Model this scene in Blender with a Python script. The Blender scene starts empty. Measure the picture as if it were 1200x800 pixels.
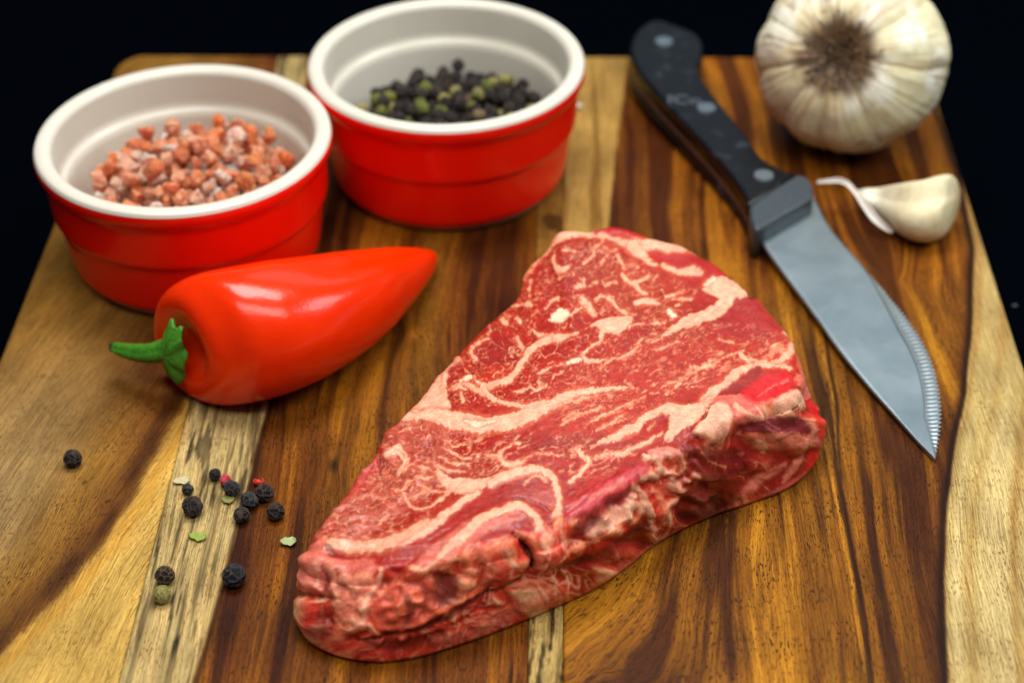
import bpy, bmesh, math, random
import numpy as np
from mathutils import Vector, Matrix

random.seed(7)
C = bpy.context.scene.collection
SC = bpy.context.scene

# ------------------------------------------------------------------ camera
F, PT, YW, RL, CH = 2147.36, 0.648331, -0.027355, -0.009898, 0.324325
O = np.array([0.0, 0.0, CH])
fw = np.array([math.sin(YW) * math.cos(PT), math.cos(YW) * math.cos(PT), -math.sin(PT)])
rr = np.cross(fw, [0, 0, 1.0]); rr /= np.linalg.norm(rr); uu = np.cross(rr, fw)
R_ = rr * math.cos(RL) + uu * math.sin(RL); U_ = -rr * math.sin(RL) + uu * math.cos(RL)
cd = bpy.data.cameras.new('camera'); cam = bpy.data.objects.new('camera', cd); C.objects.link(cam)
cam.matrix_world = Matrix(((R_[0], U_[0], -fw[0], 0), (R_[1], U_[1], -fw[1], 0), (R_[2], U_[2], -fw[2], CH), (0, 0, 0, 1)))
cd.sensor_width = 36; cd.sensor_fit = 'HORIZONTAL'; cd.lens = F / 1200 * 36
cd.clip_start = 0.01; cd.clip_end = 50
cd.dof.use_dof = True; cd.dof.focus_distance = 0.470; cd.dof.aperture_fstop = 9.0
SC.camera = cam

# ------------------------------------------------------------------ light
w = bpy.data.worlds.new('World'); SC.world = w; w.use_nodes = True
bg = w.node_tree.nodes['Background']; bg.inputs[0].default_value = (0.62, 0.80, 1.0, 1); bg.inputs[1].default_value = 0.035


def area(name, loc, target, sx, sy, power, col):
    l = bpy.data.lights.new(name, 'AREA'); l.shape = 'RECTANGLE'; l.size = sx; l.size_y = sy
    l.energy = power; l.color = col
    o = bpy.data.objects.new(name, l); C.objects.link(o); o.location = loc
    d = Vector(target) - Vector(loc); o.rotation_euler = d.to_track_quat('-Z', 'Y').to_euler()
    return o


area('overhead_softbox', (-0.04, 0.60, 0.78), (0.0, 0.44, 0), 0.50, 0.26, 5.4, (1, 0.97, 0.93))
area('front_top_softbox', (0.02, 0.10, 0.72), (0.0, 0.42, 0), 0.75, 0.20, 3.2, (1, 0.97, 0.93))
area('right_softbox', (0.62, 0.50, 0.55), (0.0, 0.42, 0), 0.40, 0.34, 2.6, (0.96, 0.98, 1.0))
area('window_glow', (0.25, 1.75, 0.95), (0.05, 0.45, 0), 0.9, 0.5, 1.1, (0.72, 0.88, 1.0))
SC.view_settings.view_transform = 'Standard'; SC.view_settings.look = 'None'
SC.view_settings.exposure = 0.18; SC.view_settings.gamma = 1.0

# ------------------------------------------------------------------ helpers


def un(px, py, z=0.0, b=0.0):
    """point of the plane  z = z + b*y  seen at photo pixel (px, py)"""
    d = fw + R_ * ((px - 600) / F) + U_ * ((400 - py) / F)
    t = (z + b * O[1] - O[2]) / (d[2] - b * d[1])
    return O + d * t


def pix(P):
    D = P - O; z = D @ fw
    return 600 + F * (D @ R_) / z, 400 - F * (D @ U_) / z


def lin(c):
    c = np.asarray(c, float) / 255.0
    return np.where(c <= 0.04045, c / 12.92, ((c + 0.055) / 1.055) ** 2.4)


def sstep(a, b, x):
    t = np.clip((x - a) / (b - a), 0, 1)
    return t * t * (3 - 2 * t)


def _h(ix, iy, iz, s):
    n = (ix.astype(np.int64) * 374761393 + iy.astype(np.int64) * 668265263 + iz.astype(np.int64) * 2147483647 + s * 1274126177) & 0xFFFFFFFF
    n = ((n ^ (n >> 13)) * 1274126177) & 0xFFFFFFFF
    n = n ^ (n >> 16)
    return (n & 0xFFFFFF).astype(np.float64) / 8388607.5 - 1.0


def noise(x, y, z=0.0, s=0):
    x, y, z = np.broadcast_arrays(x, y, z)
    fx, fy, fz = np.floor(x), np.floor(y), np.floor(z)
    tx, ty, tz = x - fx, y - fy, z - fz
    tx = tx * tx * tx * (tx * (6 * tx - 15) + 10); ty = ty * ty * ty * (ty * (6 * ty - 15) + 10); tz = tz * tz * tz * (tz * (6 * tz - 15) + 10)
    r = 0
    flat = not np.any(tz)
    for c in ((0,) if flat else (0, 1)):
        wz = (1 - tz) if c == 0 else tz
        for b in (0, 1):
            wy = (1 - ty) if b == 0 else ty
            for a in (0, 1):
                wx = (1 - tx) if a == 0 else tx
                r = r + wx * wy * wz * _h(fx + a, fy + b, fz + c, s)
    return r


def fbm(x, y, z=0.0, s=0, o=4, g=0.5):
    r = 0; a = 1; n = 0
    for i in range(o):
        r = r + a * noise(x * 2 ** i + 7.3 * i, y * 2 ** i + 3.1 * i, z * 2 ** i, s + i); n += a; a *= g
    return r / n


def ridge(x, y, z=0.0, s=0, o=3):
    r = 0; a = 1; n = 0
    for i in range(o):
        r = r + a * (1 - np.abs(noise(x * 2 ** i + 5.1 * i, y * 2 ** i, z * 2 ** i, s + i)) * 2.0); n += a; a *= 0.5
    return r / n


def mesh_np(name, V, Q, smooth=True):
    """V (n,3), Q list of (m,k) index arrays"""
    me = bpy.data.meshes.new(name)
    V = np.asarray(V, np.float32)
    me.vertices.add(len(V)); me.vertices.foreach_set('co', V.ravel())
    loops = np.concatenate([q.ravel() for q in Q]).astype(np.int32)
    tot = np.concatenate([np.full(len(q), q.shape[1], np.int32) for q in Q])
    st = np.concatenate([[0], np.cumsum(tot)[:-1]]).astype(np.int32)
    me.loops.add(len(loops)); me.loops.foreach_set('vertex_index', loops)
    me.polygons.add(len(tot)); me.polygons.foreach_set('loop_start', st)
    try:
        me.polygons.foreach_set('loop_total', tot)
    except Exception:
        pass
    me.polygons.foreach_set('use_smooth', np.full(len(tot), smooth))
    me.update(calc_edges=True); me.validate()
    return me


def gridq(ny, nx, wrapx=False, off=0):
    i = np.arange(ny - 1)[:, None]; j = np.arange(nx if wrapx else nx - 1)[None, :]
    j2 = (j + 1) % nx
    return np.stack([i * nx + j, i * nx + j2, (i + 1) * nx + j2, (i + 1) * nx + j], -1).reshape(-1, 4) + off


def setcol(me, name, col):
    a = me.color_attributes.new(name, 'FLOAT_COLOR', 'POINT')
    c = np.ones((len(me.vertices), 4), np.float32); c[:, :col.shape[1]] = col
    a.data.foreach_set('color', c.ravel())


def setvec(me, name, v):
    a = me.attributes.new(name, 'FLOAT_VECTOR', 'POINT'); a.data.foreach_set('vector', np.asarray(v, np.float32).ravel())


def obj(name, me, mat=None, parent=None, **k):
    o = bpy.data.objects.new(name, me); C.objects.link(o)
    if mat is not None and not me.materials: me.materials.append(mat)
    if parent is not None: o.parent = parent
    for a, v in k.items(): o[a] = v
    return o


def thing(name, label, cat, loc=(0, 0, 0), group=None):
    o = bpy.data.objects.new(name, None); C.objects.link(o); o.location = loc; o.empty_display_size = 0.01
    o['label'] = label; o['category'] = cat
    if group: o['group'] = group
    return o


def local(o, V):
    return np.asarray(V) - np.array(o.location)


def smooth_curve(P, n, closed=False):
    """Catmull-Rom through rows of P, n samples evenly in arc length of the first two columns"""
    P = np.asarray(P, float); m = len(P)
    if closed: Q = np.vstack([P[-1], P, P[0], P[1]]); seg = m
    else: Q = np.vstack([2 * P[0] - P[1], P, 2 * P[-1] - P[-2]]); seg = m - 1
    out = []
    t = np.linspace(0, 1, 40, endpoint=False)[:, None]
    for i in range(seg):
        a, b, c, d = Q[i], Q[i + 1], Q[i + 2], Q[i + 3]
        out.append(0.5 * ((2 * b) + (c - a) * t + (2 * a - 5 * b + 4 * c - d) * t ** 2 + (3 * b - a - 3 * c + d) * t ** 3))
    out = np.vstack(out)
    if closed: out = np.vstack([out, out[:1]])
    else: out = np.vstack([out, P[-1]])
    L = np.concatenate([[0], np.cumsum(np.linalg.norm(np.diff(out[:, :2], axis=0), axis=1))])
    s = np.linspace(0, L[-1], n, endpoint=not closed)
    return np.stack([np.interp(s, L, out[:, k]) for k in range(P.shape[1])], 1)


class NT:
    def __init__(s, name):
        s.m = bpy.data.materials.new(name); s.m.use_nodes = True; s.t = s.m.node_tree; s.p = s.t.nodes['Principled BSDF']

    def n(s, typ, **k):
        x = s.t.nodes.new(typ)
        for a, v in k.items():
            if a.startswith('i_'):
                key = a[2:].replace('_', ' '); x.inputs[int(key) if key.isdigit() else key].default_value = v
            else: setattr(x, a, v)
        return x

    def l(s, a, b): s.t.links.new(a, b)

    def math(s, op, a, b=0.0, c=None):
        x = s.t.nodes.new('ShaderNodeMath'); x.operation = op
        for i, v in enumerate((a, b) if c is None else (a, b, c)):
            if hasattr(v, 'links'): s.l(v, x.inputs[i])
            else: x.inputs[i].default_value = v
        return x.outputs[0]

    def mix(s, f, a, b, blend='MIX'):
        x = s.t.nodes.new('ShaderNodeMix'); x.data_type = 'RGBA'; x.blend_type = blend
        for i, v in ((0, f), (6, a), (7, b)):
            if hasattr(v, 'links'): s.l(v, x.inputs[i])
            else: x.inputs[i].default_value = v if i == 0 else (tuple(v) + (1,) if len(v) == 3 else v)
        return x.outputs[2]

    def ramp(s, f, stops, interp='LINEAR'):
        x = s.t.nodes.new('ShaderNodeValToRGB'); x.color_ramp.interpolation = interp
        e = x.color_ramp.elements
        while len(e) < len(stops): e.new(0.5)
        for q, (p, c) in zip(e, stops): q.position = p; q.color = tuple(c) + (1,) if len(c) == 3 else c
        s.l(f, x.inputs[0]); return x.outputs[0]

    def noise(s, vec, scale, detail=3, rough=0.5, dist=0.0):
        x = s.n('ShaderNodeTexNoise'); x.inputs['Scale'].default_value = scale; x.inputs['Detail'].default_value = detail
        x.inputs['Roughness'].default_value = rough; x.inputs['Distortion'].default_value = dist
        if vec is not None: s.l(vec, x.inputs['Vector'])
        return x.outputs['Fac']

    def map(s, vec, scale=(1, 1, 1), loc=(0, 0, 0)):
        x = s.n('ShaderNodeMapping'); x.inputs['Scale'].default_value = scale; x.inputs['Location'].default_value = loc
        s.l(vec, x.inputs['Vector']); return x.outputs[0]

    def bump(s, h, strength, dist, prev=None):
        x = s.n('ShaderNodeBump'); x.inputs['Strength'].default_value = strength; x.inputs['Distance'].default_value = dist
        s.l(h, x.inputs['Height'])
        if prev is not None: s.l(prev, x.inputs['Normal'])
        s.l(x.outputs[0], s.p.inputs['Normal']); return x.outputs[0]

    def set(s, **k):
        for a, v in k.items():
            key = a.replace('_', ' ')
            i = s.p.inputs[key]
            if hasattr(v, 'links'): s.l(v, i)
            else: i.default_value = tuple(v) + (1,) if isinstance(v, (tuple, list)) and len(v) == 3 and i.type == 'RGBA' else v


def L3(*c): return tuple(float(v) for v in lin(c))


# ------------------------------------------------------------------ black cloth
m = NT('black_cloth')
tc = m.n('ShaderNodeTexCoord')
nz = m.noise(m.map(tc.outputs['Object'], (1, 1, 1)), 900, 2)
m.set(Base_Color=m.mix(nz, (0.0002, 0.0005, 0.0010), (0.0010, 0.0019, 0.0038)), Roughness=1.0, Specular_IOR_Level=0.0,
      Sheen_Weight=0.0)
m.bump(nz, 0.4, 0.0004)
n = 260
gx, gy = np.meshgrid(np.linspace(-1.3, 1.3, n), np.linspace(-0.15, 2.4, n))
hz = 0.0025 * fbm(gx * 3, gy * 5, s=5) + 0.0030 * np.maximum(0, ridge(gx * 2.2 + gy * 1.3, gy * 1.1, s=9, o=2) - 0.75)
cloth = obj('table_cloth', mesh_np('table_cloth', np.stack([gx, gy, -0.0245 + hz], -1).reshape(-1, 3), [gridq(n, n)]), m.m, kind='structure')

# ------------------------------------------------------------------ cutting board
m = NT('oiled_wood')
at = m.n('ShaderNodeAttribute', attribute_name='grain'); g = at.outputs['Vector']
ac = m.n('ShaderNodeAttribute', attribute_name='wood_col')
sp = m.n('ShaderNodeAttribute', attribute_name='pale'); pale = sp.outputs['Fac']
st1 = m.noise(m.map(g, (2.4, 0.05, 1)), 1.0, 4, 0.65, 0.3)         # grain is in mm
st2 = m.noise(m.map(g, (5.0, 0.16, 1)), 1.0, 3, 0.6, 0.2)
col = m.mix(1.0, ac.outputs['Color'], m.ramp(st1, [(0.25, (0.36, 0.28, 0.20)), (0.5, (1, 1, 1)), (0.78, (1.5, 1.5, 1.5))]), 'MULTIPLY')
col = m.mix(1.0, col, m.ramp(st2, [(0.28, (0.60, 0.55, 0.50)), (0.52, (1, 1, 1)), (0.8, (1.22, 1.24, 1.3))]), 'MULTIPLY')
po = m.noise(m.map(g, (2.6, 0.55, 1), (31, 7, 0)), 1.0, 2, 0.5, 0.4)
pf = m.ramp(po, [(0.55, (0, 0, 0)), (0.63, (1, 1, 1))])
pd = m.noise(m.map(g, (0.12, 0.08, 1), (3, 1, 0)), 1.0, 2)
pf = m.math('MULTIPLY', pf, m.ramp(pd, [(0.35, (0.25, 0.25, 0.25)), (0.65, (0.9, 0.9, 0.9))]))
col = m.mix(pf, col, m.mix(pale, (0.02, 0.007, 0.002), (0.22, 0.10, 0.025)))
blot = m.noise(m.map(g, (0.10, 0.05, 1), (11, 4, 0)), 1.0, 3)
col = m.mix(1.0, col, m.ramp(blot, [(0.3, (0.78, 0.76, 0.72)), (0.7, (1.18, 1.16, 1.12))]), 'MULTIPLY')
m.set(Base_Color=col, Roughness=m.math('MULTIPLY_ADD', st1, 0.18, 0.40), Specular_IOR_Level=0.12)
nb = m.bump(m.math('SUBTRACT', m.math('ADD', st1, st2), m.math('MULTIPLY', pf, 1.2)), 0.35, 0.00022)
WOOD = m.m
m = NT('glue_line'); m.set(Base_Color=(0.012, 0.005, 0.002), Roughness=0.8); 


def bx(curve):
    """px curve on the board -> function x(y) in metres"""
    P = np.array([un(a, b)[:2] for a, b in curve]); P = P[np.argsort(P[:, 1])]
    return lambda y: np.interp(y, P[:, 1], P[:, 0])


X0, X1, Y0, Y1, TH = -0.1608, 0.1358, 0.200, 0.6028, 0.022
s12 = un(138, 800)[0]; s23 = un(618, 800)[0]; s34 = un(660, 800)[0]
SEAMS = [X0, s12, s23, s34, X1]
c1 = bx([(250, 400), (232, 440), (215, 480), (180, 545), (150, 600), (115, 650), (60, 712), (0, 768), (-60, 810)])
c2 = bx([(362, 62), (345, 200), (328, 380), (312, 478), (292, 560), (272, 640), (250, 710), (224, 800), (210, 850)])
c4l = bx([(737, 62), (728, 130), (719, 200), (713, 260), (700, 330), (680, 420), (655, 520), (640, 600)])
c4r = bx([(1080, 62), (1100, 130), (1125, 200), (1142, 290), (1140, 380), (1132, 460), (1120, 520), (1110, 590), (1106, 680), (1110, 800), (1112, 860)])


def mixc(col, c, f):
    return col + (lin(c)[None, :] * 0.84 - col) * np.clip(f, 0, 1)[:, None]


def knot(U, V, x, y, px, py, amp, s):
    k = un(px, py); dx = (x - k[0]) * 1000; dy = (y - k[1]) * 1000
    d = np.sqrt(dx * dx + (dy / 2.2) ** 2) + 1e-6
    return U + amp * dx / d * np.exp(-(d / s) ** 2), d


def wood(i, x, y):
    X = x * 1000; Y = y * 1000
    wv = 5.5 * fbm(X * 0.02 + 9 * i, Y * 0.009, s=20 + i, o=2)
    U = X + wv + 0.8 * fbm(X * 0.15, Y * 0.03, s=31 + i, o=3)
    V = Y.copy()
    pl = np.zeros_like(x)
    dk = None
    if i == 0:
        d = (x - c1(y)) * 1000 + 1.4 * fbm(X * .1, Y * .12, s=3)      # + right of the line
        U = U + 0.9 * (300 - Y) * 0.25
        col = np.tile(lin((150, 108, 42)) * 0.84, (len(x), 1))
        col = mixc(col, (165, 138, 92), 0.75 * sstep(-14, -34, d) * sstep(450, 360, Y + 8 * fbm(X * .05, Y * .05, s=8)))
        col = mixc(col, (112, 66, 16), 0.85 * sstep(-38, -8, d) * sstep(360, 430, Y))
        col = mixc(col, (84, 40, 10), 0.95 * np.exp(-((Y - 425) / 26) ** 2) * np.exp(-((d + 13) / 13) ** 2) * (0.9 + 0.5 * fbm(X * .08, Y * .05, s=12)))
        col = mixc(col, (122, 70, 22), 0.7 * sstep(-17, -5, d))
        col = mixc(col, (56, 22, 6), 1.0 * np.exp(-((d + 3.8) / 3.4) ** 2) * (0.6 + 0.5 * fbm(X * .2, Y * .1, s=4)))
        col = mixc(col, (208, 170, 86), sstep(-1.5, 1.2, d))
        col = mixc(col, (196, 142, 46), 0.7 * np.exp(-((d - 2.4) / 2.6) ** 2))
        pl = np.maximum(sstep(-1, 1, d), 0.5 * sstep(-14, -30, d))
        bnd = fbm(U * 0.12, V * 0.01, s=41, o=3)
        col = col * (1 + 0.28 * bnd[:, None])
    elif i == 1:
        U, kd = knot(U, V, x, y, 391, 545, 1.2, 7)
        U, kd2 = knot(U, V, x, y, 484, 392, 3.0, 5)
        d = (x - c2(y)) * 1000 + 0.5 * fbm(X * .3, Y * .06, s=5)
        b = fbm(U * 0.20, V * 0.006, s=55, o=4, g=0.68)
        col = np.tile(lin((114, 61, 10)) * 0.84, (len(x), 1))
        col = mixc(col, (166, 101, 18), sstep(0.0, 0.42, b))
        col = mixc(col, (64, 26, 5), 0.95 * sstep(-0.10, -0.42, b))
        dl = ridge(U * 0.16 + 2, V * 0.004, s=77, o=2)
        col = mixc(col, (34, 12, 3), 0.8 * sstep(0.80, 0.93, dl))
        gl = ((x - un(420, 520)[0]) * 1000) / 11; col = mixc(col, (158, 104, 22), 0.55 * np.exp(-gl ** 2) * sstep(330, 372, Y) * sstep(480, 400, Y) * (0.6 + 0.8 * b))
        gl = ((x - un(500, 380)[0]) * 1000) / 5; col = mixc(col, (150, 104, 26), 0.5 * np.exp(-gl ** 2) * sstep(380, 420, Y))
        gl = ((x - s23) * 1000 + 9) / 8; col = mixc(col, (62, 24, 4), 0.75 * np.exp(-gl ** 2) * sstep(385, 430, Y))
        col = mixc(col, (26, 10, 3), 0.9 * np.exp(-(kd / 1.6) ** 2)); col = mixc(col, (60, 26, 6), 0.35 * np.exp(-((kd - 4) / 1.6) ** 2))
        col = mixc(col, (190, 120, 22), 0.8 * np.exp(-(kd2 / 1.3) ** 2))
        sap = sstep(0.6, -0.5, d)
        pc = np.tile(lin((192, 170, 112)) * 0.84, (len(x), 1))
        s1 = fbm(U * 0.55, V * 0.022, s=61, o=3)
        pc = mixc(pc, (214, 184, 120), sstep(0, .4, s1))
        pc = mixc(pc, (96, 84, 58), 0.85 * sstep(0.02, 0.45, fbm(U * 0.75, V * 0.02, s=62, o=3)))
        pc = mixc(pc, (30, 28, 22), 0.95 * sstep(0.16, 0.40, fbm(U * 0.9 + 4, V * 0.05, s=63, o=3)) * sstep(-0.3, 0.25, fbm(X * .06, Y * .02, s=64)))
        col = col + (pc - col) * sap[:, None]
        col = mixc(col, (44, 22, 8), 0.85 * np.exp(-((d - 0.9) / 0.9) ** 2))
        pl = sap
    elif i == 2:
        col = np.tile(lin((186, 160, 96)) * 0.84, (len(x), 1))
        b = fbm(U * 0.5, V * 0.02, s=71, o=3)
        col = mixc(col, (110, 92, 48), 0.85 * sstep(0.0, 0.4, b))
        col = mixc(col, (24, 18, 10), 0.9 * sstep(0.12, 0.3, fbm(U * 1.1, V * 0.05, s=72, o=3)))
        col = mixc(col, (146, 98, 30), 0.85 * sstep(400, 440, Y)); pl = 1 - sstep(400, 440, Y)
        col = mixc(col, (52, 24, 6), 0.7 * sstep(0.1, 0.4, fbm(X * .15, Y * .1, s=73)) * sstep(400, 440, Y))
    else:
        lo = sstep(56, -8, X)
        U = U + 0.55 * np.maximum(0, 352 - Y) * lo * (0.9 + 0.15 * fbm(X * .03, Y * .03, s=81))
        U, k2 = knot(U, V, x, y, 1050, 330, 6, 12)
        b = fbm(U * 0.17, V * 0.0055, s=85, o=4, g=0.68)
        col = np.tile(lin((140, 86, 16)) * 0.84, (len(x), 1))
        col = mixc(col, (196, 132, 30), sstep(-0.02, 0.36, b))
        col = mixc(col, (70, 32, 7), 0.95 * sstep(-0.10, -0.40, b))
        dl = ridge(U * 0.16 + 3, V * 0.0035, s=97, o=2)
        col = mixc(col, (26, 9, 3), 0.92 * sstep(0.78, 0.93, dl))
        # dark heart band in front of and right of the steak
        gl = ((x - un(1000, 640)[0]) * 1000) / 10; sk = fbm(U * 0.5, V * 0.012, s=88, o=3)
        col = mixc(col, (50, 20, 5), np.exp(-gl ** 2) * sstep(-0.25, 0.25, sk) * 0.95 * sstep(465, 420, Y))
        col = mixc(col, (150, 84, 14), 0.6 * sstep(430, 480, Y)); 
        col = mixc(col, (62, 24, 4), 0.8 * sstep(430, 480, Y) * sstep(0.05, -0.25, b))
        gl = ((x - c4l(y)) * 1000 - 7) / 8; col = mixc(col, (70, 28, 5), 0.75 * np.exp(-gl ** 2) * sstep(430, 480, Y))
        d = (x - c4r(y)) * 1000 + 0.5 * fbm(X * .2, Y * .05, s=6)
        col = mixc(col, (96, 50, 14), 0.7 * sstep(-9, -1, d))
        col = mixc(col, (34, 13, 6), 0.96 * np.exp(-((d + 0.9) / 1.35) ** 2))
        sap = sstep(-0.3, 0.6, d)
        pc = np.tile(lin((196, 172, 108)) * 0.84, (len(x), 1))
        s1 = fbm(d * 0.28, V * 0.006, s=91, o=3)
        pc = mixc(pc, (176, 136, 74), 0.8 * sstep(0.05, 0.42, s1)); pc = mixc(pc, (212, 190, 130), sstep(-0.05, -0.4, s1))
        pc = mixc(pc, (176, 136, 66), 0.6 * sstep(450, 520, Y))
        col = col + (pc - col) * sap[:, None]
        d2 = (x - c4l(y)) * 1000 + 0.5 * fbm(X * .2, Y * .05, s=7)
        s2 = sstep(0.5, -0.5, d2) * sstep(330, 360, Y)
        pc = np.tile(lin((186, 150, 78)) * 0.84, (len(x), 1))
        s1 = fbm(U * 0.3, V * 0.008, s=92, o=3); pc = mixc(pc, (140, 104, 44), sstep(0.0, 0.4, s1))
        col = col + (pc - col) * s2[:, None]
        pl = np.maximum(sap, s2)
    return np.clip(col, 0.0012, 0.9), np.stack([U, V, np.full_like(U, 13.0 * i)], 1), pl


board = thing('cutting_board', 'large oiled wooden cutting board of glued planks lying on the black cloth', 'cutting board', (0, 0.40, -TH))
RC = 0.012
for i in range(4):
    xa, xb = SEAMS[i], SEAMS[i + 1]
    nx = max(12, int((xb - xa) / 0.0005)); ny = int((Y1 - Y0) / 0.0011)
    yy = np.linspace(Y0, Y1, ny)
    # extra rows at the ends for the rounded edges
    yy = np.unique(np.concatenate([yy, Y1 - np.array([0.0002, 0.0005, 0.001, 0.0015, 0.002]), Y0 + np.array([0.0002, 0.0005, 0.001, 0.0015])])); ny = len(yy)
    t = np.linspace(0, 1, nx)
    xl = np.full(ny, xa + (0.00006 if i else 0)); xr = np.full(ny, xb - (0.00006 if i < 3 else 0))
    cr = lambda e: RC - np.sqrt(np.maximum(0, RC ** 2 - np.maximum(0, RC - e) ** 2))
    e = np.minimum(yy - Y0, Y1 - yy)
    if i == 0: xl = xl + cr(e)
    if i == 3: xr = xr - cr(e)
    Xg = xl[:, None] + (xr - xl)[:, None] * t[None, :]; Yg = np.repeat(yy[:, None], nx, 1)
    dl_ = Xg - xl[:, None]; dr_ = xr[:, None] - Xg
    rl = 0.0022 if i == 0 else 0.00035; rg = 0.0022 if i == 3 else 0.00035
    rnd = lambda d, r: -(r - np.sqrt(np.maximum(0, r * r - np.maximum(0, r - d) ** 2)))
    Zg = rnd(dl_, rl) + rnd(dr_, rg) + rnd(np.minimum(Yg - Y0, Y1 - Yg), 0.002)
    Zg = np.maximum(Zg, -0.0025) + 0.00006 * fbm(Xg * 120 + i, Yg * 25, s=2)
    top = np.stack([Xg, Yg, Zg], -1)
    bi = np.concatenate([np.arange(nx), (np.arange(1, ny) * nx + nx - 1), ((ny - 1) * nx + np.arange(nx - 2, -1, -1)), (np.arange(ny - 2, 0, -1) * nx)])
    V = top.reshape(-1, 3); bot = V[bi].copy(); bot[:, 2] = -TH
    nb_ = len(bi); k = np.arange(nb_); k2 = (k + 1) % nb_
    side = np.stack([bi[k], nb_ * 0 + len(V) + k, len(V) + k2, bi[k2]], -1)
    cap = (len(V) + np.arange(nb_))[::-1][None, :]
    Vall = np.vstack([V, bot])
    me = mesh_np('plank', local(board, Vall), [gridq(ny, nx), side, cap])
    col_, gr_, pl_ = wood(i, Vall[:, 0], Vall[:, 1])
    setcol(me, 'wood_col', col_); setvec(me, 'grain', gr_); setcol(me, 'pale', np.repeat(pl_[:, None], 3, 1))
    po_ = obj('plank', me, WOOD, board)
    po_['label'] = ['left outer plank, olive brown and yellow with a dark diagonal band', 'wide dark brown plank with a pale spalted strip on its left',
                    'thin pale strip of wood between two wide planks', 'right wide plank, golden brown with pale sapwood along its right edge'][i]

# ------------------------------------------------------------------ steak
SX, SY, SW, SH, SS = 335, 245, 645, 550, 1.6
gw, gh = int(SW * SS), int(SH * SS)
PX, PY = np.meshgrid(SX + np.arange(gw) / SS, SY + np.arange(gh) / SS)
wx = 2.2 * fbm(PX * .07, PY * .07, s=101, o=3) + 1.1 * fbm(PX * .3, PY * .3, s=102, o=2)
wy = 2.2 * fbm(PX * .07, PY * .07, s=103, o=3) + 1.1 * fbm(PX * .3, PY * .3, s=104, o=2)
QX, QY = PX + wx * 1.2, PY + wy * 1.2
Hm = np.zeros_like(PX)      # height, mm
Fm = np.zeros_like(PX)      # fat mask


def pdist(pts, wds, Xs, Ys):
    best = np.full(Xs.shape, 1e9); wd = np.ones(Xs.shape)
    for k in range(len(pts) - 1):
        ax, ay = pts[k]; bx_, by_ = pts[k + 1]; dx, dy = bx_ - ax, by_ - ay
        t = np.clip(((Xs - ax) * dx + (Ys - ay) * dy) / (dx * dx + dy * dy + 1e-9), 0, 1)
        ww = wds[k] + (wds[k + 1] - wds[k]) * t
        d = np.hypot(Xs - ax - t * dx, Ys - ay - t * dy) - ww
        u = d < best; best = np.where(u, d, best); wd = np.where(u, ww, wd)
    return best, wd


def box(pts, pad):
    a = np.array(pts, float)
    x0 = max(0, int((a[:, 0].min() - pad - SX) * SS)); x1 = min(gw, int((a[:, 0].max() + pad - SX) * SS) + 1)
    y0 = max(0, int((a[:, 1].min() - pad - SY) * SS)); y1 = min(gh, int((a[:, 1].max() + pad - SY) * SS) + 1)
    return slice(y0, y1), slice(x0, x1)


def expand(pts, wds):
    P = np.array([list(p) + [w_] for p, w_ in zip(pts, wds)], float)
    if len(P) > 2: P = smooth_curve(P, len(P) * 4)
    return P[:, :2], P[:, 2]


FRN = 0.9 * noise(PX * .42, PY * .55, s=151) + 0.7 * noise(PX * .95, PY * 1.1, s=152) + 1.3 * noise(PX * .16, PY * .2, s=153)


def stroke_mask(pts, wds, soft=1.0, warp=1.0):
    if np.isscalar(wds): wds = [wds] * len(pts)
    while len(wds) < len(pts): wds = list(wds) + [wds[-1]]
    p, w_ = expand(pts, wds)
    b = box(p, max(w_) + 8 + soft * 2)
    d, _ = pdist(p, w_, PX[b] + wx[b] * warp, PY[b] + wy[b] * warp)
    return b, sstep(soft, -soft, d + (FRN[b] * .9 if soft <= 1.6 else 0))


def poly_mask(pts, soft=1.5, warp=1.0):
    p = smooth_curve(np.array(pts, float), len(pts) * 4, closed=True)
    b = box(p, 10); Xs, Ys = PX[b] + wx[b] * warp, PY[b] + wy[b] * warp
    q = np.vstack([p, p[:1]]); d, _ = pdist(q, np.zeros(len(q)), Xs, Ys)
    ins = np.zeros(Xs.shape, bool)
    for k in range(len(q) - 1):
        (x1, y1), (x2, y2) = q[k], q[k + 1]
        if y1 == y2: continue
        c = ((y1 > Ys) != (y2 > Ys)) & (Xs < (x2 - x1) * (Ys - y1) / (y2 - y1) + x1)
        ins ^= c
    return b, sstep(soft, -soft, np.where(ins, -d, d) + (FRN[b] * .9 if soft <= 1.6 else 0))


FAT, FATW, LEAN, DARK, BRIGHT, PURP, PINK, OFAT, DEEP = ((246, 178, 146), (255, 216, 184), (168, 30, 20), (104, 12, 14), (206, 24, 24), (138, 38, 52), (222, 112, 98), (236, 134, 92), (58, 5, 6))
col = np.tile(lin(LEAN), (gh, gw, 1))


def paint(b, mk, c, a=1.0):
    k = (mk * a)[..., None]; col[b] = col[b] * (1 - k) + lin(c) * k


def poly(c, pts, a=1.0, h=0.0, soft=1.5, fat=0, warp=1.0):
    b, mk = poly_mask(pts, soft, warp); paint(b, mk, c, a); Hm[b] += h * mk
    if fat: Fm[b] = np.maximum(Fm[b], mk * fat)
    elif c in (LEAN, DARK, BRIGHT, PURP, DEEP): Fm[b] *= 1 - mk * a


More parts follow.
